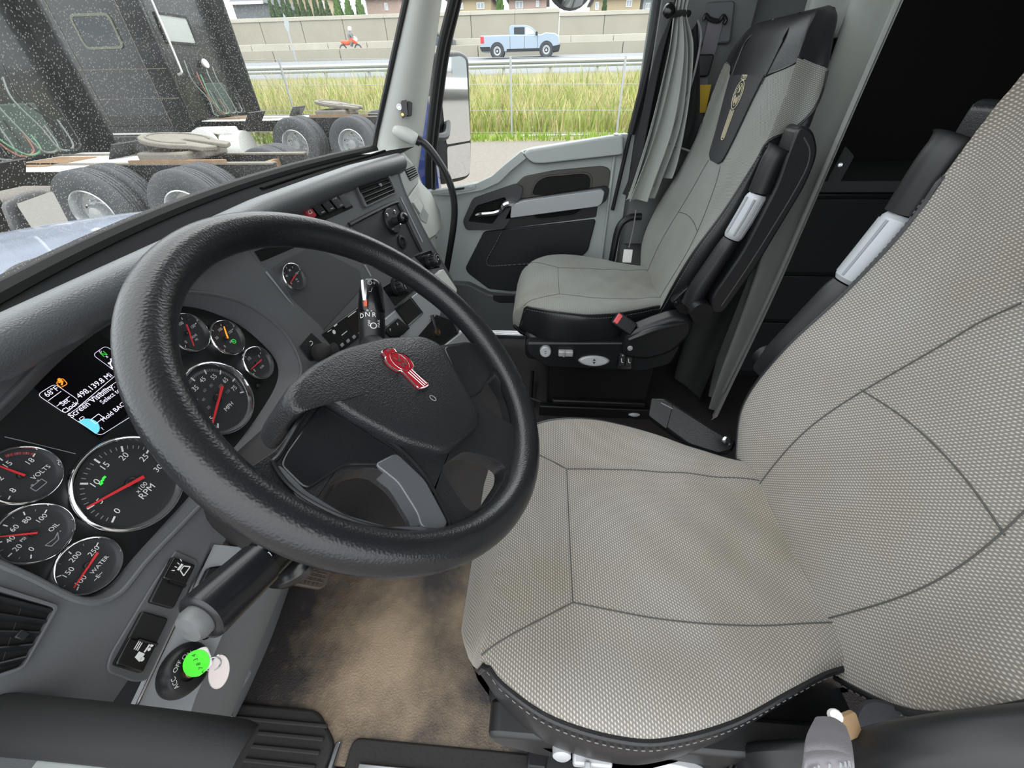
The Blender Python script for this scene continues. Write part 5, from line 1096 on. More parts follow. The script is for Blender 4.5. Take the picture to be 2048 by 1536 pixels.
rc = T('recliner_cover', 'dark plastic recliner cover below the driver backrest corner', 'seat trim', A(.36, .10, -.70))
O('cover', tube(cr([onY(1700, 1532, .095), onY(1800, 1512, .095), onY(1950, 1498, .095), onY(2120, 1490, .095)], 20), np.interp(np.linspace(0, 1, 20), [0, .06, 1], [.012, .022, .026]), 14), 'black_plastic', rc)
O('carpet_flap', prism(rnd([(-.028, -.03), (.05, -.025), (.04, .024), (-.026, .024)], .02), Frame(onY(1775, 1452, .135), unit(A(-.2, -.8, .55))), -.004, .0), mat('flap_grey', '23252a', .9, bump=('noise', 500, .6)), rc)
# ------------------------------------------------------------------ curtains
def drape(left, right, depth, folds, amp, nu=90, nv=40, ph=0.0):
    """cloth between two edge curves (lists of points), folded along depth direction"""
    Lc, Rc = cr(left, nv), cr(right, nv); depth = unit(depth)
    def f(u, v):
        j = v*(nv-1); i = min(int(j), nv-2); t = j-i
        a = Lc[i]*(1-t)+Lc[i+1]*t; b = Rc[i]*(1-t)+Rc[i+1]*t
        am = amp(v) if callable(amp) else amp
        w_ = math.sin(2*math.pi*folds*u+ph)+0.35*math.sin(2*math.pi*folds*1.9*u+1.3+2*v)
        return a*(1-u)+b*u+depth*am*w_
    return grid(f, nu, nv)
am = lambda v: 0.006+0.022*v
wc = T('window_curtain', 'grey side window curtain gathered by a black tie band', 'curtain', A(.38, 1.74, -.40))
O('outer_cloth', drape([onY(1352, -30, 1.72), onY(1340, 30, 1.73), onY(1310, 110, 1.75), onY(1282, 230, 1.76), onY(1262, 340, 1.755), onY(1245, 388, 1.75)], [onY(1362, -30, 1.70), onY(1352, 30, 1.715), onY(1345, 110, 1.72), onY(1325, 230, 1.72), onY(1305, 320, 1.71), onY(1285, 398, 1.70)], (0.2, -1, 0), 1.2, am), 'curtain_black', wc, smooth=80)
O('grey_cloth', drape([onY(1354, -30, 1.69), onY(1346, 28, 1.70), onY(1330, 120, 1.70), onY(1295, 260, 1.695), onY(1255, 385, 1.69), onY(1248, 398, 1.69)], [onY(1392, -40, 1.66), onY(1372, 25, 1.68), onY(1388, 90, 1.675), onY(1382, 200, 1.67), onY(1366, 300, 1.665), onY(1352, 345, 1.66)], (0.25, -1, 0), 3.6, am, ph=.6), 'curtain_grey', wc, smooth=80)
O('front_fold', drape([onY(1356, 30, 1.675), onY(1345, 120, 1.665), onY(1310, 260, 1.655), onY(1265, 380, 1.65), onY(1256, 402, 1.65)], [onY(1368, 30, 1.67), onY(1376, 120, 1.655), onY(1362, 250, 1.645), onY(1325, 360, 1.64), onY(1312, 398, 1.64)], (0.25, -1, 0), 1.6, lambda v: .004+.018*v, ph=2.2), 'curtain_grey', wc, smooth=80)
O('side_panel', drape([onY(1382, 60, 1.69), onY(1380, 150, 1.70), onY(1362, 250, 1.70), onY(1346, 290, 1.70)], [onY(1398, 40, 1.68), onY(1402, 150, 1.69), onY(1400, 240, 1.70), onY(1385, 305, 1.70)], (0.2, -1, 0), .8, .006), 'curtain_black', wc, smooth=80)
O('hem_piping', tube(cr([onY(1396, 40, 1.66), onY(1402, 80, 1.66), onY(1382, 170, 1.66), onY(1350, 250, 1.66), onY(1336, 282, 1.66), onY(1346, 290, 1.66), onY(1380, 302, 1.67)], 50), .0035, 6), 'grey_strap', wc)
O('tie_band', tube([A(.024*math.cos(a), .018*math.sin(a), 0)+onY(1362, 28, 1.69) for a in np.linspace(0, 6.283, 21)[:-1]], .006, 10, closed=True, flat=1.3), 'curtain_black', wc)
O('tie_button', lathe([(.019, 0), (.018, .008), (.010, .014), (0, .016)], onY(1338, 22, 1.665), unit(A(-.2, -.9, .3)), 20), 'black_gloss', wc, smooth=50)
# sleeper curtain hanging behind the passenger seat
sc_ = T('sleeper_curtain', 'long grey sleeper curtain hanging open behind the passenger seat', 'curtain', A(.72, 1.3, ZF+.01))
am2 = lambda v: .030-.012*v
O('cloth', drape([A(.70, 1.62, .62), A(.70, 1.58, .15), A(.71, 1.52, -.3), A(.73, 1.42, -.8), A(.74, 1.36, -1.06)], [A(.70, 1.10, .62), A(.70, 1.125, .10), A(.70, 1.132, -.26), A(.70, 1.14, -.55), A(.70, 1.175, -.95), A(.70, 1.19, -1.085)], (1, .15, 0), 2.6, am2, 120, 50, ph=.2), 'curtain_grey', sc_, smooth=80)
O('hem', drape([A(.700, 1.122, .62), A(.697, 1.15, .10), A(.697, 1.157, -.26), A(.697, 1.165, -.55), A(.697, 1.2, -.95), A(.697, 1.212, -1.085)], [A(.685, 1.093, .62), A(.683, 1.118, .10), A(.683, 1.125, -.26), A(.683, 1.133, -.55), A(.683, 1.168, -.95), A(.683, 1.183, -1.085)], (1, 0, 0), .5, .006, 10, 50), 'curtain_grey', sc_, smooth=80)
O('hem_fold', tube(cr([A(.69, 1.118, .62), A(.69, 1.14, .10), A(.69, 1.147, -.26), A(.69, 1.155, -.55), A(.69, 1.19, -.95)], 40), .006, 6), 'curtain_grey', sc_)
snp = onX(1680, 330, .72)
O('snap_tab', prism(rnd([(-.012, -.035), (.014, -.05), (.020, .02), (-.006, .04)], .004), Frame(snp, unit(A(-.5, -.8, .2))), -.002, .002), 'curtain_black', sc_)
O('snap', lathe([(.005, 0), (.005, .002), (.002, .003), (0, .003)], snp+unit(A(-.5, -.8, .2))*.002, unit(A(-.5, -.8, .2)), 12), 'chrome_dull', sc_)
# lower dark curtain valance beside the seat
ld = drape([A(.60, 1.60, -.55), A(.60, 1.60, -.80), A(.60, 1.58, -1.07)], [A(.64, 1.22, -.5), A(.64, 1.24, -.8), A(.65, 1.27, -1.07)], (1, 0, 0), 1.5, .02, 50, 20)
S('trim_5', ld, mat('kick_dark', '3c3e3c', .85), 'dark cloth kick panel behind the passenger seat base', 'panel')

# ------------------------------------------------------------------ passenger seat belt on the pillar
sbt = T('seat_belt', 'grey passenger seat belt hanging from its pillar guide loop', 'seat belt', A(.55, 1.78, -.75))
gl = onY(1436, 20, 1.80)
O('guide_cover', prism(rnd([(-.045, .02), (.045, .02), (.06, -.085), (-.055, -.085)], .012), Frame(gl, unit(A(-.15, -.95, .1))), -.01, .01), mat('belt_cover', '55585a', .6), sbt, bevel=.005)
O('guide_loop', tube(cr([onY(x, y, 1.765) for x, y in ((1407, 40), (1412, 30), (1420, 38), (1438, 42), (1446, 32), (1452, 40), (1448, 48))], 30), .006, 8), 'black_plastic', sbt)
b_ = [onY(1432, 40, 1.775), onY(1420, 90, 1.775), onY(1405, 140, 1.775), onY(1398, 200, 1.775), onY(1385, 330, 1.77)]
O('webbing', tube(cr(b_, 30), .024, 8, flat=.1, up=(0, 1, 0)), 'grey_strap', sbt)
O('tongue', prism(rnd([(-.025, -.03), (.025, -.03), (.03, .03), (-.03, .03)], .01), Frame(onY(1405, 132, 1.762), (0, -1, .1)), -.008, .010), 'black_plastic', sbt, bevel=.004)
O('warning_label', prism([(-.02, -.04), (.02, -.04), (.02, .04), (-.02, .04)], Frame(onY(1405, 198, 1.755), (0, -1, .1)), -.001, .001), 'yellow_label', sbt)
S('trim_6', merge(tube([onY(1500, -40, 1.83), onY(1478, 60, 1.83), onY(1460, 130, 1.83), onY(1430, 260, 1.83)], .022, 10, flat=.5), bb(.36, .66, 1.80, 1.86, -.6, .5)), 'pillar_grey', 'grey B pillar trim behind the passenger seat belt', 'pillar')
br = T('seat_grab_loop', 'bent black tube loop between passenger seat and door', 'grab loop', A(.33, 1.72, -.75))
O('loop', tube(cr([A(.40, 1.74, -.47), A(.35, 1.735, -.475), A(.315, 1.73, -.51), A(.305, 1.725, -.60), A(.30, 1.72, -.75)], 30), .014, 12), 'black_plastic', br)
# paper tag on a strap
tg = T('seat_tag', 'small white paper tag on a cord beside the passenger backrest', 'tag', A(.36, 1.66, -.66))
O('cord', tube(cr([onY(1272, 420, 1.66), onY(1266, 460, 1.66), onY(1258, 495, 1.655)], 12), .004, 6, flat=.4), 'grey_strap', tg)
O('paper', prism(rrect(0, 0, .036, .052, .003), Frame(onY(1255, 512, 1.65), unit(A(-.1, -.9, .3))), -.001, .001), 'label_white', tg)

# ------------------------------------------------------------------ sleeper interior
cb = T('sleeper_cabinet', 'black sleeper cabinet with horizontal panel joints behind the curtain', 'cabinet', A(1.2, 1.68, ZF))
O('body', bb(.86, 1.75, 1.50, 1.85, ZF, -.33), 'black_plastic', cb, bevel=.006)
O('shelf_edge', bb(.84, 1.75, 1.485, 1.85, -.325, -.29), mat('shelf_grey', '3d3f40', .6), cb, bevel=.004)
for z0, z1 in ((-.60, -.345), (-.80, -.615), (-1.06, -.815)): O('door', bb(.88, 1.30, 1.488, 1.50, z0, z1), mat('cab_panel', '1d1e20', .6), cb, bevel=.003)
for i in range(9): O('vent_slat', bb(1.36, 1.62, 1.488, 1.50, -.62+i*.022, -.608+i*.022), 'black_plastic', cb)
bk_ = T('sleeper_bunk', 'dark sleeper bunk base deep in the shadowed compartment', 'bunk', A(1.85, .75, ZF))
O('base', bb(1.6, 2.25, -.08, 1.45, ZF, -.62), 'black_matte', bk_, bevel=.01)
O('mattress', bb(1.58, 2.25, -.08, 1.45, -.62, -.45), mat('mattress_dark', '26272a', .9), bk_, bevel=.04, bseg=3)
# small lever between the seats
lv_ = T('floor_valve', 'pale round valve cap on the floor by the driver seat', 'valve', onZ(1266, 822, ZF+.02))
O('stem', lathe([(.012, 0), (.012, .02), (0, .02)], onZ(1266, 822, ZF+.02)-A(0, 0, .02), (0, 0, 1), 12), 'black_plastic', lv_)
O('cap', lathe([(.034, 0), (.034, .006), (.026, .012), (0, .012)], onZ(1266, 822, ZF+.02), (0, 0, 1), 20), 'knob_silver', lv_)
# ------------------------------------------------------------------ outside: palette
mat('gravel', '77716a', .95, bump=('noise', 40, .8), var=.35, vscale=14)
mat('soil', '8a8560', .95, var=.25, vscale=2)
mat('asphalt', '76797c', .9, var=.1)
mat('concrete', '9d9789', .9, var=.16, vscale=.35)
mat('concrete_light', 'b3ada0', .9, var=.14, vscale=.5)
mat('galv', 'a9adae', .5, .5)
mat('truck_black', '14171a', .32, coat=.4)
mat('truck_dark', '1d1f21', .6)
mat('tyre', '44464a', .85, bump=('noise', 60, .3), var=.12)
mat('wheel_alloy', 'b9bcbe', .32, .7)
mat('white_paint', 'e8e8e4', .4)
mat('rusty', '8b6f55', .85, var=.3, vscale=8)
mat('greasy', '756f66', .7, var=.25, vscale=8)
mat('pickup_paint', '94a2b0', .25, .2, coat=.5)
mat('glass_dark', '20262b', .1)
mat('tail_red', 'c03038', .3)
mat('blue_paint', '2c3f80', .2, .1, coat=1.0); mat('hood_sky_glare', '868ea2', .35, .1, var=.3, vscale=5, coat=.6)  # hood blue is paled to imitate sky reflected at a grazing angle
mat('siding_tan', 'b3a283', .8); mat('siding_pink', 'b0988e', .8); mat('siding_grey', 'aab0b4', .8); mat('roof_dark', '6b6e72', .9); mat('window_white', 'dfe4e6', .4)
mat('leaf_dark', '3c5a2c', .8, var=.4, vscale=3); mat('leaf_mid', '587a38', .8, var=.4, vscale=3)
mat('mirror_glass', 'e8ecef', .02, 1.0)
mat('hose_green', '5f8a6c', .5); mat('hose_red', '8a5a4c', .5); mat('hose_grey', '6f7674', .5)

def lot(y): return -1.95+.036*min(y, 13.0)
# terrain
def gz(y): return np.interp(y, [-30, 13, 24, 27, 40, 45, 62, 200], [lot(-30), lot(13), -.80, .05, 1.14, 1.35, 2.6, 3.2])
ys = [-40, -5, 5, 13.0]
S('ground', grid(lambda u, v: A(-60+120*u, ys[int(round(v*3))], lot(ys[int(round(v*3))])), 2, 4, flip=True), 'gravel', 'pale gravel parking lot outside the cab', 'ground')
yb = [13.0, 16, 20, 24, 27.0]
S('bank', grid(lambda u, v: A(-80+160*u, yb[int(round(v*4))], gz(yb[int(round(v*4))])), 2, 5, flip=True), 'soil', 'grassy bank rising to the highway', 'ground')
yr = [27.0, 40, 44]
S('highway', grid(lambda u, v: A(-120+240*u, yr[int(round(v*2))], gz(yr[int(round(v*2))])), 2, 3, flip=True), 'asphalt', 'grey highway lanes beyond the guardrail', 'road')
S('far_ground', grid(lambda u, v: A(-160+320*u, 44+120*v, gz(44)+v*2.0), 2, 2, flip=True), 'asphalt', 'far carriageway ground behind the median barrier', 'road')
# lane stripe
O_ls = S('lane_stripe', grid(lambda u, v: A(-100+200*u, 32.0+.18*v, gz(32)+.02), 2, 2, flip=True), 'white_paint', 'white lane stripe on the near highway lane', 'road marking')
# tall grass, dry heads and green blades
def grass(nb, x0, x1, y0, y1, h0, h1, w0, seed):
    r_ = np.random.default_rng(seed); y = y0+(y1-y0)*r_.random(nb)**1.4; x = x0+(x1-x0)*r_.random(nb)
    x = x*(y/y1*.9+.35); z = np.interp(y, [13, 24, 27], [lot(13), -.80, .05]); h = h0+(h1-h0)*r_.random(nb); a = r_.random(nb)*6.283
    ln = (r_.random((nb, 2))-.5)*.95*h[:, None]; w_ = w0*(.6+.8*r_.random(nb))
    p0 = np.stack([x-np.cos(a)*w_, y-np.sin(a)*w_, z-.03], 1); p1 = np.stack([x+np.cos(a)*w_, y+np.sin(a)*w_, z-.03], 1)
    m_ = np.stack([x+ln[:, 0]*.4, y+ln[:, 1]*.4, z+h*.6], 1); p2 = np.stack([x+ln[:, 0], y+ln[:, 1], z+h], 1)
    dx_ = np.stack([np.cos(a)*w_*.7, np.sin(a)*w_*.7, 0*w_], 1)
    V = np.stack([p0, p1, m_+dx_, m_-dx_, p2], 1).reshape(-1, 3); k_ = np.arange(nb)*5
    F = [(i, i+1, i+2, i+3) for i in k_]+[(i+3, i+2, i+4) for i in k_]
    return V, F
mat('green_grass', '8d9a4c', .85, var=.35, vscale=.8); mat('dry_grass', 'b5aa7a', .85, var=.3, vscale=.8); mat('short_grass', '7f9a35', .85, var=.3, vscale=.8)
ga, gb_ = grass(17000, -42, 14, 14.1, 26.0, .35, .80, .022, 3), grass(14000, -42, 14, 14.1, 26.0, .40, .95, .016, 4)
g_ = tag(O('tall_grass', merge(ga, gb_), 'green_grass', smooth=None), 'tall green grass with straw coloured heads on the bank behind the fence', 'grass', kind='stuff')
g_.data.materials.append(MATS['dry_grass']); g_.data.polygons.foreach_set('material_index', [0]*len(ga[1])+[1]*len(gb_[1]))
tag(O('short_grass', grass(6000, -42, 14, 13.0, 13.7, .08, .25, .02, 5), 'short_grass', smooth=None), 'short fresh green grass at the gravel edge', 'grass', kind='stuff')
# chain link fence
fn = T('wire_fence', 'galvanised wire fence with thin posts in front of the grass', 'fence', A(-2, 13.9, lot(13.9)))
for x, y in ((557, 118), (1021, 113), (1252, 112), (300, 122), (800, 115)):
    p = onY(x, y, 13.9); O('post', tube([A(p[0], 13.9, lot(13.9)-.05), p], .03, 8), 'galv', fn)
pl0, pl1 = onY(100, 122, 13.9), onY(1400, 110, 13.9)
for k_ in (.02, .6, 1.2, 1.75): O('wire', tube([A(pl0[0], 13.9, pl0[2]-k_), A(pl1[0], 13.9, pl1[2]-k_)], .006, 5), 'galv', fn)
O('ground_pole', tube([onY(1040, 272, 13.7), onY(1180, 270, 13.7)], .03, 8), 'galv', fn)
# guardrail
gr = T('guardrail', 'galvanised steel guardrail along the highway edge', 'guardrail', A(-5, 27, 0))
zr = onY(1000, 129, 27)[2]
O('beam', merge(*[tube([A(-60, 27, zr+o_), A(30, 27, zr+o_)], .09, 8, flat=1.0) for o_ in (.09, -.09)]), 'galv', gr)
for i in range(24): O('post', bb(-45+i*2.5, -44.86+i*2.5, 27.06, 27.2, -.3, zr+.12), 'galv', gr)
# median barriers and sound wall
def seg_wall(nm, lb, cat, Y, z0f, z1f, x0, x1, stepx, m_, thick=.5):
    t_ = T(nm, lb, cat, A((x0+x1)/2, Y, z0f)); n_ = int((x1-x0)/stepx)
    for i in range(n_):
        xa = x0+i*stepx; O('panel', bb(xa+.03, xa+stepx-.03, Y, Y+thick, z0f-.5, z1f(i) if callable(z1f) else z1f), m_, t_, bevel=.03)
    return t_
seg_wall('median_barrier', 'low weathered concrete median barrier right behind the pickup', 'barrier', 43, gz(43), onY(1000, 88, 43)[2], -60, 30, 6, 'concrete')
seg_wall('far_barrier', 'paler concrete barrier beyond the median', 'barrier', 50, 1.5, onY(1000, 75, 50)[2], -70, 34, 4, 'concrete_light')
zt_ = onY(1000, 25, 60)[2]; zb_ = onY(1000, 75, 60)[2]
swl = seg_wall('sound_wall', 'tall panelled concrete sound wall below the houses', 'wall', 60, 2.0, lambda i: zt_-.5+(.35 if 8 < i < 17 else 0), -84, 36, 5, 'concrete')
for i in range(24): O('cap', bb(-84+i*5, -79+i*5, 59.9, 60.6, zt_-.5+(.35 if 8 < i < 17 else 0), zt_-.15+(.35 if 8 < i < 17 else 0)), 'concrete_light', swl, bevel=.03)
# houses
def house(px0, px1, Y, ptop, m_, lb, wins, roof_h=1.0):
    a_, b_ = onY(px0, 26, Y), onY(px1, 26, Y); z0 = a_[2]-4; z1 = onY(px0, ptop, Y)[2]
    t_ = T('house', lb, 'house', A((a_[0]+b_[0])/2, Y+4, z0), 'houses above the sound wall')
    O('wall', bb(a_[0], b_[0], Y, Y+8, z0, z1), m_, t_)
    O('roof', (np.array([A(a_[0]-.4, Y-.5, z1), A(b_[0]+.4, Y-.5, z1), A(b_[0]+.4, Y+8.5, z1), A(a_[0]-.4, Y+8.5, z1), A(a_[0]+.6, Y+4, z1+2.4), A(b_[0]-.6, Y+4, z1+2.4)]), [(0, 1, 5, 4), (1, 2, 5), (2, 3, 4, 5), (3, 0, 4), (0, 3, 2, 1)]), 'roof_dark', t_)
    O('fascia', bb(a_[0]-.4, b_[0]+.4, Y-.55, Y-.45, z1-.12, z1+.15), 'window_white', t_)
    for w0_, w1_, y0_, y1_ in wins:
        p, q_ = onY(w0_, y0_, Y), onY(w1_, y1_, Y)
        f_ = O('window', bb(p[0], q_[0], Y-.06, Y+.02, q_[2], p[2]), 'window_white', t_)
        m_x = (p[0]+q_[0])/2
        O('pane', bb(p[0]+.08, m_x-.04, Y-.075, Y-.05, q_[2]+.08, p[2]-.08), 'siding_grey', f_); O('pane', bb(m_x+.04, q_[0]-.08, Y-.075, Y-.05, q_[2]+.08, p[2]-.08), 'siding_grey', f_)
house(735, 800, 66, -2, 'siding_pink', 'reddish house with white windows just left of the pillar', [(768, 777, 6, 21)])
house(896, 982, 66, -2, 'siding_tan', 'tan house with two white windows just right of the pillar', [(919, 927, 6, 19), (953, 969, 5, 18)])
house(1018, 1092, 66, -2, 'siding_pink', 'pink house above the wall behind the pickup', [(1031, 1046, 2, 17), (1072, 1078, 1, 14)])
house(1188, 1278, 66, -4, 'siding_tan', 'tan house at the right end of the wall', [(1253, 1263, 0, 14), (1191, 1197, 4, 20)])
house(1284, 1330, 70, -4, 'siding_grey', 'grey house beside the curtain edge', [(1292, 1300, 6, 18)])
house(470, 530, 64, 8, 'roof_dark', 'low dark roofed house beside the black sleeper', [])
house(565, 640, 78, -8, 'siding_tan', 'tan house hidden behind the hedge of conifers', [(640, 650, 2, 16)])
# conifers and shrubs above the wall
def cone_tree(px, py_top, Y, w_, lb, m_='leaf_dark'):
    p = onY(px, py_top, Y); zb2 = onY(px, 30, Y)[2]-2; H_ = p[2]-zb2; r_ = np.random.default_rng(int(px))
    t_ = T('conifer', lb, 'tree', A(p[0], Y, zb2), 'conifers along the sound wall')
    nb = 260; th = r_.random(nb)*6.283; hh = r_.random(nb)**1.2; rad = w_*(1-hh)**.8*(.7+.3*r_.random(nb)); c_ = np.stack([p[0]+rad*np.cos(th), Y+rad*np.sin(th), zb2+H_*hh], 1)
    s_ = .16*w_/1.0+.1; V = []; F = []
    for i, q_ in enumerate(c_):
        o_ = unit(A(math.cos(th[i]), math.sin(th[i]), .6)); e_ = unit(np.cross(o_, A(0, 0, 1))); V += [q_-e_*s_, q_+e_*s_, q_+o_*s_*1.2+A(0, 0, s_*2.2)]; F.append((3*i, 3*i+1, 3*i+2))
    O('foliage', (np.array(V), F), m_, t_, smooth=None)
    O('core', lathe([(w_*.85, .3), (w_*.6, H_*.4), (.02, H_*.98)], A(p[0], Y, zb2), (0, 0, 1), 10), m_, t_)
    O('trunk', tube([A(p[0], Y, zb2-.6), A(p[0], Y, zb2+.6)], .12, 6), 'rusty', t_)
CT = [(540, 8), (551, 2), (563, -2), (575, 4), (588, -4), (601, 2), (614, 6), (627, -2), (640, 3), (653, 8), (672, 0), (694, 4), (716, -4), (1000, -4), (1210, 2)]
ORD = 'first second third fourth fifth sixth seventh eighth ninth tenth'.split()
for i, (px_, top) in enumerate(CT):
    lb = ORD[i]+' slim conifer from the left in the hedge above the sound wall' if i < 10 else ('rounded green tree beside the hedge end', 'middle rounded green tree of the three by the red house', 'rounded green tree touching the red house', 'green tree between the tan and pink houses', 'small conifer beside the rightmost tan house')[i-10]
    cone_tree(px_, top, 63, .85 if i in (10, 11, 12, 13) else .5, lb, 'leaf_mid' if 9 < i < 14 else 'leaf_dark')
# road sign with its back to us
sg = T('road_sign', 'diamond road sign seen from behind on a thin post', 'sign', A(onY(573, 50, 42)[0], 42.05, gz(42)))
SG = Frame(onY(573, 50, 42), (.25, -1, 0))
O('plate', prism(SG.poly([(566, 26), (578, 45), (579, 70), (569, 52)]), SG, -.02, .02), 'galv', sg)
sp_ = onY(573, 50, 42.05); O('post', tube([sp_, A(sp_[0], 42.05, gz(42)-.05)], .06, 6), 'galv', sg)

# ------------------------------------------------------------------ pickup truck
YP = 38.0; gP = gz(YP)
XA, XB = onY(961, 90, YP)[0], onY(1120, 85, YP)[0]; LP = XB-XA
zq = lambda py_: onY(1040, py_, YP)[2]
pk = T('pickup_truck', 'silver blue crew cab pickup driving on the highway', 'pickup truck', A((XA+XB)/2, YP+.95, gP))
fx = lambda px_: onY(px_, 85, YP)[0]
PKF = Frame(A(0, YP, 0), (0, -1, 0))
def side(pts): return [(fx(x), zq(y)) for x, y in pts]
lowb = side([(961, 69), (1018, 69), (1019, 69), (1082, 70), (1090, 66), (1110, 68), (1117, 74), (1119, 90), (1117, 98), (1106, 103), (963, 103), (961, 95)])
wheels = [fx(994), fx(1093)]; zw = zq(103)
def arch(pts, c, r_): return pts
O('body', prism(rnd(lowb, .08), PKF, -1.9, 0.0), 'pickup_paint', pk, bevel=.06)
O('cabin', prism(rnd(side([(1019, 71), (1019, 53), (1023, 49.5), (1050, 50), (1062, 54), (1078, 70)]), .12), PKF, -1.78, -.10), 'pickup_paint', pk, bevel=.08)
O('side_window', prism(rnd(side([(1028, 68), (1028, 54), (1049, 54), (1049, 69)]), .05), PKF, -.11, -.085), 'glass_dark', pk)
O('side_window', prism(rnd(side([(1051, 69), (1051, 54), (1060, 57), (1071, 68)]), .05), PKF, -.11, -.085), 'window_white', pk)
O('door_line', merge(*[tube([PKF.P(fx(x), zq(72), .004), PKF.P(fx(x), zq(98), .004)], .012, 4) for x in (1020, 1049, 1075)]), 'glass_dark', pk)
O('rocker_panel', prism(side([(1013, 97), (1080, 97), (1080, 103), (1013, 103)]), PKF, -.06, .01), 'truck_dark', pk, bevel=.02)
O('rear_bumper', prism(rnd(side([(959, 92), (980, 92), (980, 101), (962, 101)]), .05), PKF, -1.9, .03), 'truck_dark', pk, bevel=.03)
O('front_bumper', prism(rnd(side([(1104, 94), (1121, 91), (1119, 103), (1106, 105)]), .05), PKF, -1.9, .03), 'truck_dark', pk, bevel=.03)
O('tail_light', prism(side([(961, 71), (968, 71), (968, 85), (961, 85)]), PKF, -.3, .02), 'tail_red', pk, bevel=.02)
O('wing_mirror', box(PKF.P(fx(1073), zq(68), .12), (.16, .18, .2)), 'truck_dark', pk, bevel=.03)
for cx in wheels:
    O('wheel_arch', lathe([(.52, .0), (.52, .02), (0, .02)], PKF.P(cx, gP+.44, .0), (0, -1, 0), 24), 'glass_dark', pk)
    for dy in (.05, -1.65):
        wv_ = O('wheel', lathe([(.27, -.02), (.30, .0), (.40, .02), (.435, -.05), (.435, -.2), (.40, -.26), (.2, -.26)], PKF.P(cx, gP+.435, dy), (0, -1, 0), 28), 'tyre', pk, smooth=40)
        O('rim', lathe([(.28, -.02), (.24, .0), (.10, -.03), (.08, .02), (0, .02)], PKF.P(cx, gP+.435, dy), (0, -1, 0), 20), 'galv', wv_)
# motorcycle and rider, part of a dark car
MYc = 47.0
mo = T('motorcycle', 'orange and white motorcycle passing on the far lane', 'motorcycle', onY(700, 93, MYc)-A(0, 0, .3))
mc = onY(700, 90, MYc)
MF = Frame(A(0, MYc, 0), (0, -1, 0))
for o_ in (-.72, .72): O('wheel', tube([A(mc[0]+o_+.3*math.cos(a), MYc, mc[2]-.28+.3*math.sin(a)) for a in np.linspace(0, 6.283, 17)[:-1]], .06, 6, closed=True), 'tyre', mo)
O('body', tube(cr([A(mc[0]-.8, MYc, mc[2]+.25), A(mc[0]-.2, MYc, mc[2]+.15), A(mc[0]+.3, MYc, mc[2]+.3), A(mc[0]+.7, MYc, mc[2]+.1)], 14), [.08, .12, .16, .18, .18, .18, .2, .22, .22, .2, .18, .16, .12, .08], 10), mat('moto_orange', 'd8562a', .4), mo)
O('fairing', ball(A(mc[0]+.55, MYc, mc[2]+.38), .22, 12, (1.2, .6, 1)), 'white_paint', mo)
O('fork', tube([A(mc[0]+.5, MYc, mc[2]+.4), A(mc[0]+.72, MYc, mc[2]-.28)], .04, 6), 'galv', mo)
rp = T('person', 'motorcycle rider in grey jacket and white helmet leaning forward', 'person', mc+A(-.1, 0, .2))
me_ = bpy.data.meshes.new('rider_body')
jv = [(0, 0, .30), (.06, 0, .55), (.16, 0, .80), (.20, 0, .92), (.26, 0, 1.02), (.30, .17, .74), (.45, .24, .55), (.58, .2, .45), (.30, -.17, .74), (.45, -.24, .55), (.58, -.2, .45), (.30, .16, .22), (.10, .17, -.08), (.30, -.16, .22), (.10, -.17, -.08), (.2, .18, -.12), (.2, -.18, -.12)]
je = [(0, 1), (1, 2), (2, 3), (3, 4), (2, 5), (5, 6), (6, 7), (2, 8), (8, 9), (9, 10), (0, 11), (11, 12), (0, 13), (13, 14), (12, 15), (14, 16)]
jr = [.17, .17, .18, .09, .08, .08, .06, .05, .08, .06, .05, .11, .08, .11, .08, .05, .05]
me_.from_pydata([tuple(A(*v)-A(-.1, 0, .2)) for v in jv], je, []); bo_ = bpy.data.objects.new('body', me_); COL.objects.link(bo_); bo_.parent = rp
me_.materials.append(mat('rider_jacket', '77797c', .8)); md_ = bo_.modifiers.new('skin', 'SKIN'); sk_ = me_.skin_vertices[0].data
for i, r_ in enumerate(jr): sk_[i].radius = (r_, r_)
sk_[0].use_root = True; bo_.modifiers.new('sub', 'SUBSURF').render_levels = 1
O('helmet', ball(mc+A(.28, 0, 1.12), .17, 14, (1.1, .9, 1)), 'white_paint', rp); O('visor', ball(mc+A(.36, 0, 1.10), .12, 10, (.9, .95, .6)), 'glass_dark', rp)
dc = T('dark_car', 'dark grey car passing behind the window pillar', 'car', onY(893, 84, 48)-A(0, 0, .5))
c_ = onY(893, 80, 48); DCF = Frame(A(0, 48, 0), (0, -1, 0))
O('body', prism(rnd([(c_[0]-3.4, c_[2]-.5), (c_[0]+.55, c_[2]-.5), (c_[0]+.6, c_[2]+.1), (c_[0]-.3, c_[2]+.25), (c_[0]-3.4, c_[2]+.3)], .12), DCF, -1.7, 0), mat('car_dark', '3c4450', .3, coat=.4), dc, bevel=.06)
O('cabin', prism(rnd([(c_[0]-3.0, c_[2]+.25), (c_[0]-.5, c_[2]+.22), (c_[0]-1.1, c_[2]+.75), (c_[0]-2.6, c_[2]+.75)], .15), DCF, -1.55, -.12), 'glass_dark', dc, bevel=.06)
for o_ in (-2.7, -.15): O('wheel', lathe([(.15, .02), (.33, .02), (.33, -.2), (.15, -.2)], DCF.P(c_[0]+o_, c_[2]-.5, .02), (0, -1, 0), 18), 'tyre', dc)

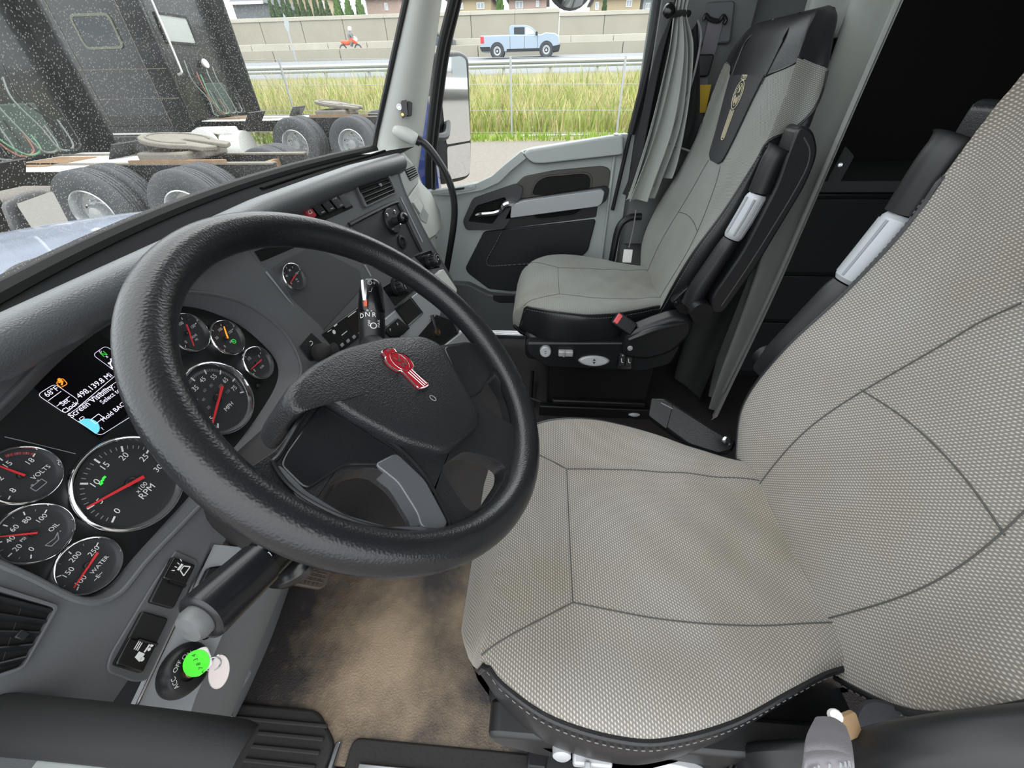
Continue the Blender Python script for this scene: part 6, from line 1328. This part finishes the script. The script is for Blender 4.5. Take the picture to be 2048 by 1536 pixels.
# ------------------------------------------------------------------ neighbouring tractors
def tyre_mesh(c, w_, R_=.52):
    prof = [(.29, 0.0), (.31, -.012), (.40, -.02), (R_-.035, -.006), (R_-.008, .02)]
    for k_ in range(4):
        y_ = .04+k_*(w_-.08)/4; prof += [(R_, y_), (R_, y_+(w_-.08)/4-.014), (R_-.012, y_+(w_-.08)/4-.012), (R_-.012, y_+(w_-.08)/4-.002)]
    prof += [(R_, w_-.04), (R_-.008, w_-.02), (R_-.035, w_+.006), (.40, w_+.02), (.31, w_+.012), (.29, w_)]
    return lathe(prof, c, (0, 1, 0), 56, cap=False)
def tractor(nm, lb, X0, Y0, zh, xr, H_, side_x, full=True, win=None):
    """X0, Y0 outer face of the near front tandem wheel; zh hub height; xr rear wall of the sleeper"""
    g0 = zh-.52; W_ = 2.45
    t_ = T(nm, lb, 'truck', A((X0+xr)/2, Y0+W_/2, g0))
    for ax in (0, 1):
        for sdn in (0, 1):
            for du_ in (0, 1):
                yy = Y0+(.0+.33*du_ if sdn == 0 else W_-.27-.33*du_)
                wv_ = O('wheel', tyre_mesh(A(X0+1.32*ax, yy, zh), .27), 'tyre', t_, smooth=35)
                if du_ == 0:
                    sgn = 1 if sdn == 0 else -1; c_ = A(X0+1.32*ax, yy if sdn == 0 else yy+.27, zh)
                    O('rim', lathe([(.30, -.005), (.285, -.012), (.27, .02), (.25, .12), (.20, .13), (.12, .13), (.10, .06), (.085, .02), (.0, .015)], c_, (0, sgn, 0), 32, cap=False), 'wheel_alloy', wv_, smooth=40)
                    for k_ in range(10):
                        a_ = k_*.6283; O('lug_nut', lathe([(.018, 0), (.018, .04), (.01, .05), (0, .05)], c_+A(.165*math.cos(a_), sgn*.13, .165*math.sin(a_)), (0, -sgn, 0), 6), 'chrome_dull', wv_)
                    for k_ in range(5):
                        a_ = k_*1.2566+.3; O('hand_hole', lathe([(.03, 0), (0, .002)], c_+A(.225*math.cos(a_), sgn*.128, .225*math.sin(a_)), (0, -sgn, 0), 10), 'black_hole', wv_)
        O('axle', tube([A(X0+1.32*ax, Y0+.2, zh), A(X0+1.32*ax, Y0+W_-.2, zh)], .09, 10), 'truck_dark', t_)
    for y_ in (Y0+W_/2-.43, Y0+W_/2+.43):
        O('frame_rail', bb(xr-.5, X0+2.2, y_-.04, y_+.04, zh+.20, zh+.46), 'truck_dark', t_)
        O('rail_flange', bb(xr-.5, X0+2.2, y_-.055, y_+.055, zh+.455, zh+.475), 'greasy', t_)
    for k_ in range(4): O('crossmember', bb(X0-1.0+k_*.9, X0-.92+k_*.9, Y0+W_/2-.43, Y0+W_/2+.43, zh+.26, zh+.40), 'rusty', t_)
    dk = O('deck_plate', bb(xr+.15, X0-.05, Y0+W_/2-.85, Y0+W_/2+.75, zh+.44, zh+.46), 'white_paint', t_, bevel=.005)
    O('wood_plate', bb(xr+.35, xr+.95, Y0+W_/2-.60, Y0+W_/2+.2, zh+.46, zh+.475), 'rusty', t_)
    # fifth wheel
    fc = A(X0+.62, Y0+W_/2, zh+.72)
    pts = [(.46*math.cos(a), .46*math.sin(a)) for a in np.linspace(math.radians(40), math.radians(320), 30)]+[(.55, -.30), (.62, -.10), (.05, -.06), (.05, .06), (.62, .10), (.55, .30)]
    FW = Frame(fc, unit(A(.14, 0, 1)), (0, 1, 0))
    O('fifth_wheel', prism(pts, FW, -.06, 0.0), 'greasy', t_, bevel=.015)
    O('fifth_wheel_ring', tube([FW.P(a*.8, b*.8, .004) for a, b in pts[:30]], .012, 6), 'greasy', t_)
    O('fifth_wheel_mount', bb(fc[0]-.35, fc[0]+.35, fc[1]-.45, fc[1]+.45, zh+.475, zh+.60), 'greasy', t_, bevel=.03)
    O('slide_rack', bb(fc[0]-.5, fc[0]+.9, fc[1]-.47, fc[1]-.41, zh+.475, zh+.51), 'rusty', t_)
    # mud flaps over the wheels
    for y_ in (Y0+.02, Y0+W_-.62): O('mud_flap', prism([(0, 0), (.60, 0), (.60, .36), (0, .36)], Frame(A(X0-.70, y_, zh+.38), unit(A(-.75, 0, .66)), (0, 0, 1)), -.01, .01), 'truck_dark', t_)
    # sleeper
    zb2 = zh+.15
    O('sleeper_body', bb(xr-2.6, xr, Y0-.05, Y0+W_+.05, zb2, zb2+H_), 'truck_black', t_, bevel=.08)
    O('side_fairing', bb(xr-2.6, xr+.25, Y0-.06, Y0, zb2+.25, zb2+H_), 'truck_black', t_, bevel=.02)
    O('side_fairing', bb(xr-2.6, xr+.35, Y0+W_, Y0+W_+.06, zb2+.25, zb2+H_), 'truck_dark', t_, bevel=.02)
    O('tank_skirt', bb(xr-2.6, xr+.1, Y0-.08, Y0+.5, zh-.30, zb2+.10), 'truck_black', t_, bevel=.05)
    O('skirt_line', bb(xr-2.4, xr+.2, Y0-.085, Y0-.07, zb2+.10, zb2+.13), 'white_paint', t_)
    for z_ in (.75, 1.25): O('panel_joint', bb(xr-2.6, xr+.2, Y0-.068, Y0-.06, zb2+z_, zb2+z_+.012), 'greasy', t_)
    for x_ in (-1.7, -.25): O('panel_joint', bb(xr+x_, xr+x_+.012, Y0-.068, Y0-.06, zb2+.25, zb2+H_), 'greasy', t_)
    if win:
        f_ = O('side_window', prism(rrect(xr-.92, zb2+win, .86, .54, .12, 6), Frame(A(0, Y0-.06, 0), (0, -1, 0)), 0, .02, [rrect(xr-.92, zb2+win, .78, .46, .09, 6)]), mat('win_frame', '6d7060', .5), t_)
        O('pane', prism(rrect(xr-.92, zb2+win, .78, .46, .09, 6), Frame(A(0, Y0-.06, 0), (0, -1, 0)), 0, .012), 'glass_dark', f_)
        RWF = Frame(A(xr, Y0+W_/2, zb2+win+.08), (1, 0, 0))
        f_ = O('rear_window', prism(rrect(-.25, 0, .95, .50, .05), RWF, 0, .03, [rrect(-.25, 0, .86, .42, .03)]), 'truck_dark', t_)
        O('pane', prism(rrect(-.25, 0, .86, .42, .03), RWF, 0, .012), mat('pale_glass', 'a9adaa', .12), f_)
    # grab handle, hoses and connection box on the rear wall
    hy = Y0+.45
    O('grab_handle', tube(cr([A(xr, hy, zb2+H_*.72), A(xr+.10, hy, zb2+H_*.71), A(xr+.12, hy, zb2+H_*.55), A(xr+.12, hy, zb2+H_*.36), A(xr+.10, hy, zb2+H_*.33), A(xr, hy, zb2+H_*.32)], 30), .022, 8), 'white_paint', t_)
    O('connection_box', bb(xr, xr+.10, Y0+W_*.42, Y0+W_*.72, zb2+.35, zb2+1.0), mat('box_green', '3c4a44', .6), t_, bevel=.02)
    for k_, (m_, y_) in enumerate((('hose_green', .34), ('hose_red', .30), ('hose_grey', .45), ('hose_grey', .55), ('truck_dark', .25), ('hose_grey', .20), ('truck_dark', .60))):
        y0_ = Y0+W_*(y_+.08); O('air_hose', tube(cr([A(xr+.1, y0_, zb2+1.15+.05*k_), A(xr+.22, y0_-.16, zb2+1.05), A(xr+.30, y0_-.24+.05*k_, zb2+.70), A(xr+.34, y0_-.05, zb2+.42), A(xr+.30, y0_+.22, zb2+.44), A(xr+.16, y0_+.34, zb2+.62+.05*k_)], 40), .013, 6), m_, t_)
    O('work_lamp', lathe([(.07, 0), (.09, .05), (.085, .07), (0, .06)], A(xr+.05, Y0+W_*.55, zb2+1.35), (1, 0, .2), 16), 'white_paint', t_)
    if full:
        O('tank_cap', lathe([(.28, 0), (.30, .05), (.30, .16), (0, .18)], A(xr+.35, Y0+.05, zh+.05), (0, -1, 0), 20), 'white_paint', t_)
        O('step_fairing', prism([(xr+.05, zh-.25), (xr+.12, zh+.35), (xr+.95, zh+.35), (xr+.98, zh+.2), (xr+.4, zh+.22), (xr+.32, zh-.25)], Frame(A(0, Y0+.1, 0), (0, -1, 0)), -.3, 0), 'white_paint', t_, bevel=.03)
        O('tank', lathe([(.30, 0), (.32, .04), (.32, .50), (0, .5)], A(xr+.62, Y0+.30, zh-.05), (1, 0, 0), 24), 'white_paint', t_)
    return t_
tractor('near_tractor', 'closest black road tractor with bare fifth wheel outside the windshield', -5.88, 5.0, -1.345, -7.85, 3.0, 0, False)
tractor('far_tractor', 'farther black sleeper tractor with side window and white step fairing', -5.70, 10.0, -1.166, -8.15, 3.6, 0, True, 1.85)

# ------------------------------------------------------------------ our own truck outside: hood, mirrors
hd = T('hood', 'blue truck hood with black wiper seen over the dashboard', 'hood', A(-1.4, .9, -.6))
def hoodf(u, v):
    y = -.2+1.75*u; x = -.86-1.5*v; t = (y-.93)/.75
    return A(x-.06*(1-t*t), y, -.30-.06*v-.10*abs(t)**3*1.0-.12*v*v)
O('bonnet', grid(hoodf, 30, 20), 'hood_sky_glare', hd, smooth=80)
O('cowl', grid(lambda u, v: A(wbase(-.1+1.72*u)-.005-.14*v, -.1+1.72*u, -.225-.075*v), 30, 3), 'black_plastic', hd, smooth=80)
O('wiper_arm', tube(cr([onZ(8, 565, -.25), onZ(35, 540, -.245), onZ(85, 522, -.245), onZ(160, 500, -.25)], 20), .008, 8), 'black_plastic', hd)
def mirror(nm, lb, Fm, shell, panes, arm, thick=.07):
    t_ = T(nm, lb, 'mirror', Fm.o-A(0, 0, .2))
    O('housing', prism(rnd(Fm.poly(shell), .03), Fm, -thick, -.002), 'black_plastic', t_, bevel=.02, bseg=3)
    for p in panes:
        g_ = O('mirror_pane', prism(rnd(Fm.poly(p), .012), Fm, -.004, .001), 'mirror_glass', t_)
    if arm: O('arm', tube(cr(arm, 12), .016, 8), 'black_plastic', t_)
    return t_
MR = Frame(onY(910, 230, 2.12), unit(A(.84, -.54, -0.035)))
mirror('side_mirror', 'tall black passenger side mirror with two mirror panes', MR, [(868, 104), (925, 101), (941, 112), (946, 290), (944, 352), (930, 362), (885, 372), (872, 330)], [[(874, 116), (922, 112), (932, 120), (941, 281), (893, 289)], [(894, 294), (941, 285), (940, 345), (932, 352), (896, 360)]], [A(-.47, 1.9, -.2), A(-.44, 2.0, -.2), MR.o-MR.n*.05])
FMr = Frame(onY(90, 430, 1.75), unit(A(.975, -.218, .025)))
mirror('hood_mirror', 'square hood mirror on the right fender reflecting the lot', FMr, [(14, 408), (60, 385), (102, 378), (148, 468), (120, 488), (75, 492), (40, 470)], [[(32, 408), (105, 382), (146, 462), (80, 482)]], [FMr.o-A(0, 0, .1), FMr.o-A(.05, .1, .3), FMr.o-A(.05, .1, .5)])
CM = Frame(onY(1142, -8, 2.1), unit(A(.3, -.9, .1)))
cm = T('overhead_mirror', 'round convex look down mirror above the passenger window', 'mirror', CM.o)
O('shell', lathe([(.10, 0), (.105, -.02), (.06, -.06), (0, -.07)], CM.o+A(0, 0, .065), CM.n, 28, cap=False), 'black_plastic', cm, smooth=60)
O('arm', tube(cr([CM.o+A(0, .03, .08), CM.o+A(.0, .02, .2), CM.o+A(-.05, -.15, .42)], 10), .012, 8), 'black_plastic', cm)
O('mirror_pane', lathe([(.10, 0), (.07, .018), (.03, .027), (0, .028)], CM.o+A(0, 0, .065), CM.n, 28), 'mirror_glass', cm, smooth=60)
# door skin outside below the mirror
S('trim_7', bb(-.56, -.47, 1.88, 1.92, -1.0, -.06), 'blue_paint', 'blue outer cab skin just ahead of the passenger window', 'body panel')

# ------------------------------------------------------------------ row of parked white trucks behind us, seen in the mirrors
def parked_truck(x, y, lb):
    g0 = lot(y); t_ = T('parked_truck', lb, 'truck', A(x, y, g0), 'white trucks mirrored in the passenger mirrors')
    O('hood', bb(x-2.2, x-.5, y-.85, y+.85, g0+.9, g0+1.9), 'white_paint', t_, bevel=.2, bseg=3)
    O('cab', bb(x-.7, x+2.2, y-1.1, y+1.1, g0+1.1, g0+3.4), 'white_paint', t_, bevel=.2, bseg=3)
    O('windshield', bb(x-.78, x-.66, y-.95, y+.95, g0+2.0, g0+2.8), 'glass_dark', t_, bevel=.03)
    O('grille', bb(x-2.26, x-2.18, y-.5, y+.5, g0+.75, g0+1.7), 'wheel_alloy', t_, bevel=.02)
    O('bumper', bb(x-2.4, x-2.1, y-1.15, y+1.15, g0+.35, g0+.75), 'white_paint', t_, bevel=.05)
    for sd_ in (-1, 1): O('wheel', tyre_mesh(A(x-1.3, y-1.15 if sd_ < 0 else y+.88, g0+.52), .27), 'tyre', t_, smooth=35)
for i, (x, y) in enumerate(((19, 3.2), (20, 7.0), (21, 10.8), (24, 14.6))):
    parked_truck(x, y, 'white parked truck behind us, %s of the mirrored row' % ('first', 'second', 'third', 'last')[i])
mt_ = T('mirrored_conifer', 'tall dark conifer reflected in the passenger side mirror', 'tree', A(40, 8, lot(8)))
O('trunk', tube([A(40, 8, lot(8)), A(40, 8, 2.0)], .25, 8), 'rusty', mt_)
r_ = np.random.default_rng(11); V = []; F = []
for i in range(900):
    h = r_.random()**.8; th = r_.random()*6.283; rad = 3.0*(1-h)*(.3+.7*r_.random()); c_ = A(40+rad*math.cos(th), 8+rad*math.sin(th), -.2+11*h); o_ = A(math.cos(th), math.sin(th), -.5); e_ = unit(np.cross(o_, A(0, 0, 1)))
    V += [c_-e_*.22, c_+e_*.22, c_+o_*.9]; F.append((3*i, 3*i+1, 3*i+2))
O('foliage', (np.array(V), F), 'leaf_dark', mt_, smooth=None)

for o in bpy.data.objects:
    if o.name.split('.')[0] in ('side_stitching', 'minor_ticks', 'stitch'): o['kind'] = 'stuff'
